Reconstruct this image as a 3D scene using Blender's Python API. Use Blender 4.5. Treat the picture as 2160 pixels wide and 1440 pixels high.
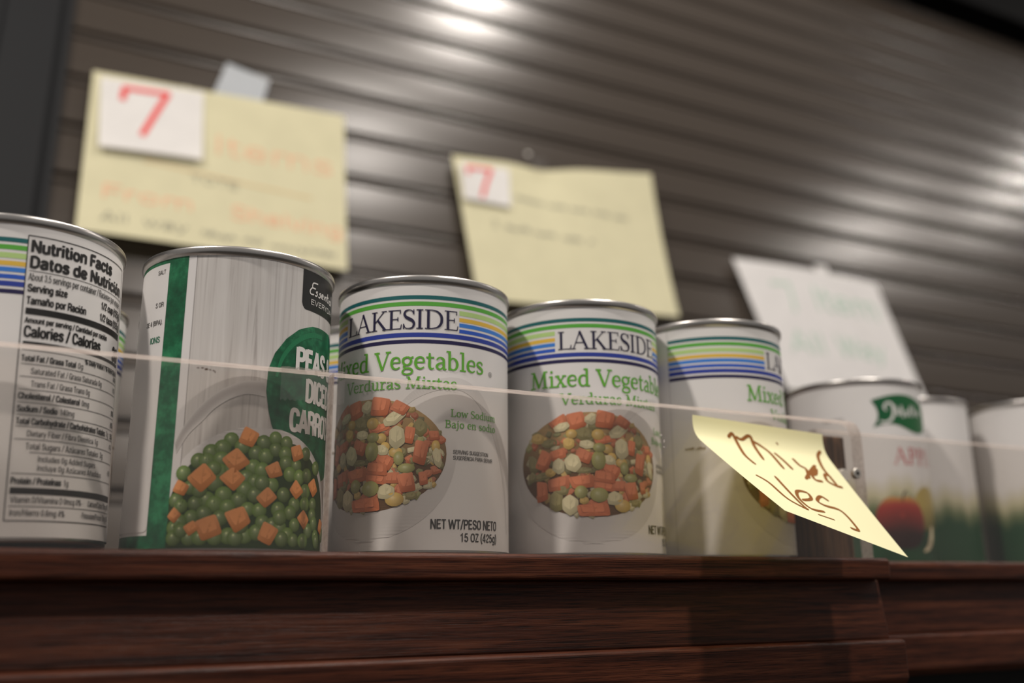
import bpy, bmesh, math, random
from mathutils import Vector, Matrix

scene = bpy.context.scene
for o in list(bpy.data.objects):
    bpy.data.objects.remove(o)
COL = scene.collection
R_ = math.radians
sin, cos, pi = math.sin, math.cos, math.pi

# ------------------------------------------------------------------ camera
F_PX, YAW, PITCH, ROLL = 2007.5, 0.4592, 0.2586, -0.0083
CAM = Vector((0.0, -0.3852, -0.0145))
fw = Vector((sin(YAW) * cos(PITCH), cos(YAW) * cos(PITCH), sin(PITCH)))
rt = Vector((cos(YAW), -sin(YAW), 0.0))
up = rt.cross(fw)
r2 = rt * cos(ROLL) + up * sin(ROLL)
u2 = -rt * sin(ROLL) + up * cos(ROLL)
cam_d = bpy.data.cameras.new('camera')
cam_d.sensor_width = 36.0
cam_d.lens = F_PX / 2160 * 36.0
cam_d.clip_start = 0.01
cam_d.dof.use_dof = True
cam_d.dof.focus_distance = 0.372
cam_d.dof.aperture_fstop = 4.8
cam = bpy.data.objects.new('camera', cam_d)
COL.objects.link(cam)
M = Matrix((r2, u2, -fw)).transposed().to_4x4()
M.translation = CAM
cam.matrix_world = M
scene.camera = cam

# ------------------------------------------------------------------ light
world = bpy.data.worlds.new('room_ambient')
scene.world = world
world.use_nodes = True
bg = world.node_tree.nodes['Background']
bg.inputs[0].default_value = (1.0, 0.955, 0.92, 1)
bg.inputs[1].default_value = 0.24

def lamp(name, loc, power, size, col=(1.0, 0.92, 0.84), aim=None):
    d = bpy.data.lights.new(name, 'AREA')
    d.shape = 'DISK'
    d.size = size
    d.energy = power
    d.color = col
    o = bpy.data.objects.new(name, d)
    COL.objects.link(o)
    o.location = loc
    if aim is not None:
        o.rotation_euler = (Vector(aim) - Vector(loc)).to_track_quat('-Z', 'Y').to_euler()
    return o

lamp('ceiling_downlight', (-1.05, -0.35, 1.95), 44, 0.13)
lamp('ceiling_downlight', (0.75, -0.33, 1.95), 10, 0.20)
lamp('ceiling_downlight', (2.75, -0.28, 1.95), 8, 0.20)
lamp('ceiling_downlight', (0.56, -1.25, 1.95), 31, 0.14)
lamp('ceiling_downlight', (0.92, 0.30, 1.95), 10, 0.14)
lamp('ceiling_downlight', (3.3, 0.18, 1.95), 5.5, 0.14)

vs = scene.view_settings
vs.view_transform = 'Standard'
vs.look = 'None'
vs.gamma = 1.0
vs.use_curve_mapping = False
vs.exposure = 0.0

# ------------------------------------------------------------------ materials
def srgb(r, g, b):
    def f(c):
        c /= 255.0
        return c / 12.92 if c <= 0.04045 else ((c + 0.055) / 1.055) ** 2.4
    return (f(r), f(g), f(b), 1.0)

def mat(name):
    m = bpy.data.materials.new(name)
    m.use_nodes = True
    nt = m.node_tree
    b = nt.nodes['Principled BSDF']
    return m, nt, b

def plain(name, col, rough=0.5, metal=0.0, spec=0.5):
    m, nt, b = mat(name)
    b.inputs['Base Color'].default_value = col
    b.inputs['Roughness'].default_value = rough
    b.inputs['Metallic'].default_value = metal
    b.inputs['Specular IOR Level'].default_value = spec
    return m

def N(nt, t, **kw):
    n = nt.nodes.new(t)
    for k, v in kw.items():
        setattr(n, k, v)
    return n

def tex_coords(nt, scale, rot=(0, 0, 0)):
    tc = N(nt, 'ShaderNodeTexCoord')
    mp = N(nt, 'ShaderNodeMapping')
    mp.inputs['Scale'].default_value = scale
    mp.inputs['Rotation'].default_value = rot
    nt.links.new(tc.outputs['Object'], mp.inputs['Vector'])
    return mp

def noise(nt, vec, scale, detail=4, rough=0.55, dist=0.0):
    n = N(nt, 'ShaderNodeTexNoise')
    n.inputs['Scale'].default_value = scale
    n.inputs['Detail'].default_value = detail
    n.inputs['Roughness'].default_value = rough
    n.inputs['Distortion'].default_value = dist
    nt.links.new(vec.outputs[0], n.inputs['Vector'])
    return n

def ramp(nt, src, stops):
    r = N(nt, 'ShaderNodeValToRGB')
    e = r.color_ramp.elements
    while len(e) < len(stops):
        e.new(0.5)
    for el, (p, c) in zip(e, stops):
        el.position = p
        el.color = c
    nt.links.new(src, r.inputs['Fac'])
    return r

def make_wood(name, dark, mid, light, rough=0.38, along='x'):
    m, nt, b = mat(name)
    sc = {'x': (1.2, 52, 52), 'z': (40, 40, 1)}[along]
    mp = tex_coords(nt, sc)
    n1 = noise(nt, mp, 9, 6, 0.62, 0.3)
    n2 = noise(nt, mp, 46, 3, 0.6)
    rr = ramp(nt, n1.outputs['Fac'], [(0.30, dark), (0.52, mid), (0.72, light)])
    r2_ = ramp(nt, n2.outputs['Fac'], [(0.36, (0.18, 0.18, 0.18, 1)), (0.5, (1, 1, 1, 1))])
    mx = N(nt, 'ShaderNodeMix', data_type='RGBA', blend_type='MULTIPLY')
    mx.inputs['Factor'].default_value = 0.85
    nt.links.new(rr.outputs['Color'], mx.inputs['A'])
    nt.links.new(r2_.outputs['Color'], mx.inputs['B'])
    nt.links.new(mx.outputs['Result'], b.inputs['Base Color'])
    bp = N(nt, 'ShaderNodeBump')
    bp.inputs['Strength'].default_value = 0.35
    bp.inputs['Distance'].default_value = 0.0006
    nt.links.new(n2.outputs['Fac'], bp.inputs['Height'])
    nt.links.new(bp.outputs['Normal'], b.inputs['Normal'])
    b.inputs['Roughness'].default_value = rough
    b.inputs['Specular IOR Level'].default_value = 0.22
    return m

MAT = {}
MAT['wood'] = make_wood('mahogany_veneer', (0.014, 0.004, 0.0022, 1), (0.070, 0.019, 0.0085, 1), (0.130, 0.042, 0.019, 1))
MAT['wood_v'] = make_wood('mahogany_side', (0.03, 0.016, 0.009, 1), (0.11, 0.058, 0.03, 1), (0.22, 0.12, 0.062, 1), 0.5, 'z')
MAT['dark'] = plain('shade_black', (0.004, 0.0035, 0.003, 1), 0.8)  # near-black stands for shade below the counter and in the screw socket
MAT['paper'] = plain('label_paper', (0.72, 0.70, 0.685, 1), 0.42, 0, 0.4)
MAT['tin'] = plain('tinned_steel', (0.50, 0.48, 0.46, 1), 0.30, 1.0)
MAT['tin_dull'] = plain('tinned_steel_body', (0.40, 0.39, 0.38, 1), 0.38, 1.0)
MAT['screw'] = plain('nickel_screw', (0.62, 0.58, 0.52, 1), 0.35, 0.8)
MAT['nylon'] = plain('white_nylon', (0.72, 0.69, 0.64, 1), 0.5)

# ink: colour comes from the printed artwork's own colour attribute
m, nt, b = mat('printed_ink')
at = N(nt, 'ShaderNodeAttribute')
at.attribute_name = 'Col'
nt.links.new(at.outputs['Color'], b.inputs['Base Color'])
b.inputs['Roughness'].default_value = 0.42
b.inputs['Specular IOR Level'].default_value = 0.4
MAT['ink'] = m

m, nt, b = mat('marker_ink')
at = N(nt, 'ShaderNodeAttribute')
at.attribute_name = 'Col'
nt.links.new(at.outputs['Color'], b.inputs['Base Color'])
b.inputs['Roughness'].default_value = 0.8
b.inputs['Specular IOR Level'].default_value = 0.15
MAT['marker'] = m

# printed whitewashed-wood picture on the peas label
m, nt, b = mat('whitewashed_wood_print')
mp = tex_coords(nt, (330, 330, 9))
n1 = noise(nt, mp, 1.0, 5, 0.6, 1.1)
mp2 = tex_coords(nt, (60, 60, 8))
n2 = noise(nt, mp2, 1.0, 3, 0.5, 0.6)
rr = ramp(nt, n1.outputs['Fac'], [(0.30, (0.40, 0.37, 0.355, 1)), (0.42, (0.58, 0.555, 0.535, 1)), (0.7, (0.67, 0.65, 0.63, 1))])
r3 = ramp(nt, n2.outputs['Fac'], [(0.35, (0.88, 0.87, 0.86, 1)), (0.6, (1, 1, 1, 1))])
mx = N(nt, 'ShaderNodeMix', data_type='RGBA', blend_type='MULTIPLY')
mx.inputs['Factor'].default_value = 1.0
nt.links.new(rr.outputs['Color'], mx.inputs['A'])
nt.links.new(r3.outputs['Color'], mx.inputs['B'])
nt.links.new(mx.outputs['Result'], b.inputs['Base Color'])
b.inputs['Roughness'].default_value = 0.40
MAT['woodprint'] = m

m, nt, b = mat('mottled_green_print')
mp = tex_coords(nt, (1, 1, 1))
n1 = noise(nt, mp, 260, 5, 0.65)
n2 = noise(nt, mp, 55, 3, 0.6)
mxn = N(nt, 'ShaderNodeMath', operation='MULTIPLY_ADD')
mxn.inputs[1].default_value = 0.5
nt.links.new(n1.outputs['Fac'], mxn.inputs[0])
mh = N(nt, 'ShaderNodeMath', operation='MULTIPLY')
mh.inputs[1].default_value = 0.5
nt.links.new(n2.outputs['Fac'], mh.inputs[0])
nt.links.new(mh.outputs[0], mxn.inputs[2])
rr = ramp(nt, mxn.outputs[0], [(0.36, srgb(8, 64, 40)), (0.5, srgb(14, 92, 58)), (0.64, srgb(44, 132, 88))])
nt.links.new(rr.outputs['Color'], b.inputs['Base Color'])
b.inputs['Roughness'].default_value = 0.40
MAT['greenprint'] = m

def make_paper(name, col, var=0.05, thru=0.22, tcol=None):
    m, nt, b = mat(name)
    mp = tex_coords(nt, (1, 1, 1))
    n1 = noise(nt, mp, 30, 3)
    c0 = tuple(x * (1 - var) for x in col[:3]) + (1,)
    rr = ramp(nt, n1.outputs['Fac'], [(0.35, c0), (0.65, col)])
    nt.links.new(rr.outputs['Color'], b.inputs['Base Color'])
    b.inputs['Roughness'].default_value = 0.85
    b.inputs['Specular IOR Level'].default_value = 0.2
    tr = N(nt, 'ShaderNodeBsdfTranslucent')
    if tcol:
        tr.inputs['Color'].default_value = tcol
    else:
        nt.links.new(rr.outputs['Color'], tr.inputs['Color'])
    ms = N(nt, 'ShaderNodeMixShader')
    ms.inputs[0].default_value = thru
    out = nt.nodes['Material Output']
    nt.links.new(b.outputs[0], ms.inputs[1])
    nt.links.new(tr.outputs[0], ms.inputs[2])
    nt.links.new(ms.outputs[0], out.inputs['Surface'])
    return m
MAT['yellow_sheet'] = make_paper('yellow_paper', (0.74, 0.70, 0.475, 1))
MAT['white_sheet'] = make_paper('white_paper', (0.80, 0.785, 0.775, 1))
MAT['sticky'] = make_paper('sticky_note_paper', (0.97, 0.94, 0.60, 1), 0.02, 0.26, (0.98, 0.84, 0.22, 1))
MAT['blue_tab'] = make_paper('pale_blue_tape', (0.50, 0.53, 0.56, 1))

# clear acrylic: mirror-like fresnel over a slightly smoky see-through sheet
def make_clear(name, tint, f0, haze, rough=0.03):
    m, nt, b = mat(name)
    nt.nodes.remove(b)
    out = nt.nodes['Material Output']
    lw = N(nt, 'ShaderNodeLayerWeight')
    lw.inputs['Blend'].default_value = 0.5
    pw = N(nt, 'ShaderNodeMath', operation='POWER')
    pw.inputs[1].default_value = 5.0
    nt.links.new(lw.outputs['Facing'], pw.inputs[0])
    ma = N(nt, 'ShaderNodeMath', operation='MULTIPLY_ADD')
    ma.inputs[1].default_value = 1 - f0
    ma.inputs[2].default_value = f0
    nt.links.new(pw.outputs[0], ma.inputs[0])
    tr = N(nt, 'ShaderNodeBsdfTransparent')
    tr.inputs['Color'].default_value = tint
    df = N(nt, 'ShaderNodeBsdfDiffuse')
    df.inputs['Color'].default_value = (0.7, 0.66, 0.63, 1)
    m1 = N(nt, 'ShaderNodeMixShader')
    mp = tex_coords(nt, (1, 1, 1))
    ns = noise(nt, mp, 40, 4)
    hz = N(nt, 'ShaderNodeMath', operation='MULTIPLY')
    hz.inputs[1].default_value = haze * 2
    nt.links.new(ns.outputs['Fac'], hz.inputs[0])
    nt.links.new(hz.outputs[0], m1.inputs[0])
    nt.links.new(tr.outputs[0], m1.inputs[1])
    nt.links.new(df.outputs[0], m1.inputs[2])
    gl = N(nt, 'ShaderNodeBsdfGlossy')
    gl.inputs['Roughness'].default_value = rough
    gl.inputs['Color'].default_value = (1, 1, 1, 1)
    m2 = N(nt, 'ShaderNodeMixShader')
    nt.links.new(ma.outputs[0], m2.inputs[0])
    nt.links.new(m1.outputs[0], m2.inputs[1])
    nt.links.new(gl.outputs[0], m2.inputs[2])
    nt.links.new(m2.outputs[0], out.inputs['Surface'])
    return m
MAT['acrylic'] = make_clear('clear_acrylic', (0.945, 0.93, 0.915, 1), 0.036, 0.005)
MAT['tape'] = make_clear('clear_tape', (0.93, 0.92, 0.91, 1), 0.06, 0.03, 0.12)

m, nt, b = mat('sawn_acrylic_edge')
mp = tex_coords(nt, (60, 300, 300))
n1 = noise(nt, mp, 2, 4)
rr = ramp(nt, n1.outputs['Fac'], [(0.3, (0.60, 0.51, 0.47, 1)), (0.55, (0.74, 0.65, 0.60, 1)), (0.75, (0.88, 0.81, 0.77, 1))])
nt.links.new(rr.outputs['Color'], b.inputs['Base Color'])
b.inputs['Roughness'].default_value = 0.25
tr = N(nt, 'ShaderNodeBsdfTranslucent')
nt.links.new(rr.outputs['Color'], tr.inputs['Color'])
ts = N(nt, 'ShaderNodeBsdfTransparent')
ms = N(nt, 'ShaderNodeMixShader')
ms.inputs[0].default_value = 0.5
ms2 = N(nt, 'ShaderNodeMixShader')
ms2.inputs[0].default_value = 0.30
out = nt.nodes['Material Output']
nt.links.new(b.outputs[0], ms.inputs[1])
nt.links.new(tr.outputs[0], ms.inputs[2])
nt.links.new(ms.outputs[0], ms2.inputs[1])
nt.links.new(ts.outputs[0], ms2.inputs[2])
nt.links.new(ms2.outputs[0], out.inputs['Surface'])
MAT['edge'] = m

# painted roller-shutter metal
m, nt, b = mat('brown_enamelled_steel')
mp = tex_coords(nt, (0.6, 40, 40))
n1 = noise(nt, mp, 6, 4)
rr = ramp(nt, n1.outputs['Fac'], [(0.3, (0.040, 0.031, 0.024, 1)), (0.7, (0.051, 0.040, 0.031, 1))])
nt.links.new(rr.outputs['Color'], b.inputs['Base Color'])
b.inputs['Roughness'].default_value = 0.27
b.inputs['Metallic'].default_value = 0.0
b.inputs['Specular IOR Level'].default_value = 0.38
MAT['slat'] = m
MAT['post'] = plain('blue_grey_steel', (0.009, 0.0098, 0.0112, 1), 0.6, 0.0, 0.15)
MAT['hood'] = plain('black_hood_steel', (0.004, 0.004, 0.004, 1), 0.7, 0.0, 0.05)
m, nt, b = mat('dark_carpet')
mp = tex_coords(nt, (1, 1, 1))
n1 = noise(nt, mp, 120, 4)
rr = ramp(nt, n1.outputs['Fac'], [(0.3, (0.02, 0.018, 0.016, 1)), (0.7, (0.05, 0.045, 0.04, 1))])
nt.links.new(rr.outputs['Color'], b.inputs['Base Color'])
b.inputs['Roughness'].default_value = 0.95
MAT['floor'] = m

# ------------------------------------------------------------------ mesh helpers
def link(name, me, mats, parent=None):
    o = bpy.data.objects.new(name, me)
    if not isinstance(mats, (list, tuple)):
        mats = [mats]
    for x in mats:
        me.materials.append(x)
    COL.objects.link(o)
    o.parent = parent
    return o

def mesh_obj(name, verts, faces, mats, parent=None, smooth=False, fm=None):
    me = bpy.data.meshes.new(name)
    me.from_pydata(verts, [], faces)
    if smooth:
        for p_ in me.polygons:
            p_.use_smooth = True
    o = link(name, me, mats, parent)
    if fm:
        for p_, i in zip(me.polygons, fm):
            p_.material_index = i
    me.update()
    return o

def tag(o, label=None, cat=None, group=None, kind=None):
    if label:
        o['label'] = label
    if cat:
        o['category'] = cat
    if group:
        o['group'] = group
    if kind:
        o['kind'] = kind
    return o

def empty(name, loc=(0, 0, 0), rz=0.0):
    o = bpy.data.objects.new(name, None)
    o.empty_display_size = 0.02
    COL.objects.link(o)
    o.location = loc
    o.rotation_euler = (0, 0, rz)
    return o

def bevel_box(name, lo, hi, mat_, parent=None, bev=0.0008, seg=2, jitter=None):
    bm = bmesh.new()
    bmesh.ops.create_cube(bm, size=1.0)
    for v in bm.verts:
        v.co = Vector([(lo[i] + hi[i]) / 2 + v.co[i] * (hi[i] - lo[i]) for i in range(3)])
    if bev:
        bmesh.ops.bevel(bm, geom=bm.edges[:], offset=bev, segments=seg, affect='EDGES', profile=0.5)
    me = bpy.data.meshes.new(name)
    bm.to_mesh(me)
    bm.free()
    return link(name, me, mat_, parent)

def lathe(name, prof, mat_, parent=None, seg=128, smooth=True):
    vs_, fs = [], []
    n = len(prof)
    for j in range(seg):
        a = 2 * pi * j / seg
        for (r, z) in prof:
            vs_.append((r * cos(a), r * sin(a), z))
    for j in range(seg):
        k = (j + 1) % seg
        for i in range(n - 1):
            fs.append((j * n + i, k * n + i, k * n + i + 1, j * n + i + 1))
    return mesh_obj(name, vs_, fs, mat_, parent, smooth)

def copy_tree(o, parent=None):
    c = o.copy()
    COL.objects.link(c)
    c.parent = parent
    for ch in list(o.children):
        copy_tree(ch, c)
    return c

# ------------------------------------------------------------------ print artwork (mm on the sheet)
def catmull(pts, sub=6):
    if len(pts) < 3:
        return [tuple(map(float, q)) for q in pts]
    out = []
    P = [pts[0]] + list(pts) + [pts[-1]]
    for i in range(1, len(P) - 2):
        p0, p1, p2, p3 = P[i - 1], P[i], P[i + 1], P[i + 2]
        for s in range(sub):
            t = s / sub
            out.append(tuple(0.5 * (2 * b_ + (c_ - a_) * t + (2 * a_ - 5 * b_ + 4 * c_ - d_) * t * t + (-a_ + 3 * b_ - 3 * c_ + d_) * t ** 3)
                             for a_, b_, c_, d_ in zip(p0, p1, p2, p3)))
    out.append(tuple(map(float, pts[-1])))
    return out

class Art:
    """Flat print: vertices (u, v, lift) in mm with a colour each."""
    def __init__(self):
        self.v, self.f, self.c = [], [], []
    def add(self, verts, faces, cols, lift):
        o = len(self.v)
        self.v += [(x[0], x[1], lift) for x in verts]
        self.f += [tuple(o + i for i in q) for q in faces]
        self.c += cols if isinstance(cols, list) else [cols] * len(verts)
    def rect(self, u0, u1, v0, v1, col, lift=0.05, step=2.0):
        n = max(1, int(math.ceil((u1 - u0) / step)))
        vs_ = []
        for i in range(n + 1):
            u = u0 + (u1 - u0) * i / n
            vs_ += [(u, v0), (u, v1)]
        self.add(vs_, [(2 * i, 2 * i + 2, 2 * i + 3, 2 * i + 1) for i in range(n)], col, lift)
    def spans(self, vlist, fn, colfn, lift=0.05, n=24):
        """fn(v) -> (uL, uR); a grid filled row by row"""
        vs_, cs = [], []
        for v in vlist:
            a, b_ = fn(v)
            for i in range(n + 1):
                u = a + (b_ - a) * i / n
                vs_.append((u, v))
                cs.append(colfn(u, v) if callable(colfn) else colfn)
        m_ = n + 1
        fs = [(r * m_ + i, r * m_ + i + 1, (r + 1) * m_ + i + 1, (r + 1) * m_ + i)
              for r in range(len(vlist) - 1) for i in range(n)]
        self.add(vs_, fs, cs, lift)
    def ellipse(self, cu, cv, ru, rv, col, lift, n=24, rows=16):
        vl = [cv + rv * sin(-pi / 2 + pi * i / rows) for i in range(rows + 1)]
        self.spans(vl, lambda v: (cu - ru * math.sqrt(max(0, 1 - ((v - cv) / rv) ** 2)), cu + ru * math.sqrt(max(0, 1 - ((v - cv) / rv) ** 2))), col, lift, n)
    def ribbon(self, pts, col, lift=0.12, w=None, sub=6, cap=False):
        """pts (u,v[,w]) -> smooth brush stroke"""
        P = catmull([q if len(q) == 3 else (q[0], q[1], w) for q in pts], sub)
        vs_ = []
        for i, q in enumerate(P):
            a = P[max(0, i - 1)]
            b_ = P[min(len(P) - 1, i + 1)]
            dx, dy = b_[0] - a[0], b_[1] - a[1]
            L = math.hypot(dx, dy) or 1e-9
            nx, ny = -dy / L * q[2] / 2, dx / L * q[2] / 2
            vs_ += [(q[0] + nx, q[1] + ny), (q[0] - nx, q[1] - ny)]
        self.add(vs_, [(2 * i, 2 * i + 1, 2 * i + 3, 2 * i + 2) for i in range(len(P) - 1)], col, lift)
        if cap:
            for q in (P[0], P[-1]):
                self.disc(q[0], q[1], q[2] / 2, col, lift, 8)
    def disc(self, u, v, r, col, lift, n=12):
        self.add([(u, v)] + [(u + r * cos(2 * pi * i / n), v + r * sin(2 * pi * i / n)) for i in range(n)],
                 [(0, 1 + i, 1 + (i + 1) % n) for i in range(n)], col, lift)
    def poly(self, pts, col, lift):
        cu = sum(q[0] for q in pts) / len(pts)
        cv = sum(q[1] for q in pts) / len(pts)
        n = len(pts)
        cols = [col] * (n + 1) if not isinstance(col, list) else [tuple(sum(x[i] for x in col) / n for i in range(4))] + col
        self.add([(cu, cv)] + list(pts), [(0, 1 + i, 1 + (i + 1) % n) for i in range(n)], cols, lift)
    def build(self, name, fn, mat_, parent=None):
        me = bpy.data.meshes.new(name)
        me.from_pydata([fn(*q) for q in self.v], [], self.f)
        a = me.color_attributes.new('Col', 'FLOAT_COLOR', 'POINT')
        flat = []
        for c in self.c:
            flat += list(c)
        a.data.foreach_set('color', flat)
        me.update()
        return link(name, me, mat_, parent)

def wrap(Rm):
    """mm on the label -> metres on a can of label radius Rm (metres)"""
    def f(u, v, lift):
        th = u / (Rm * 1000)
        r = Rm + lift / 1000
        return (r * sin(th), -r * cos(th), v / 1000)
    return f

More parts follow.
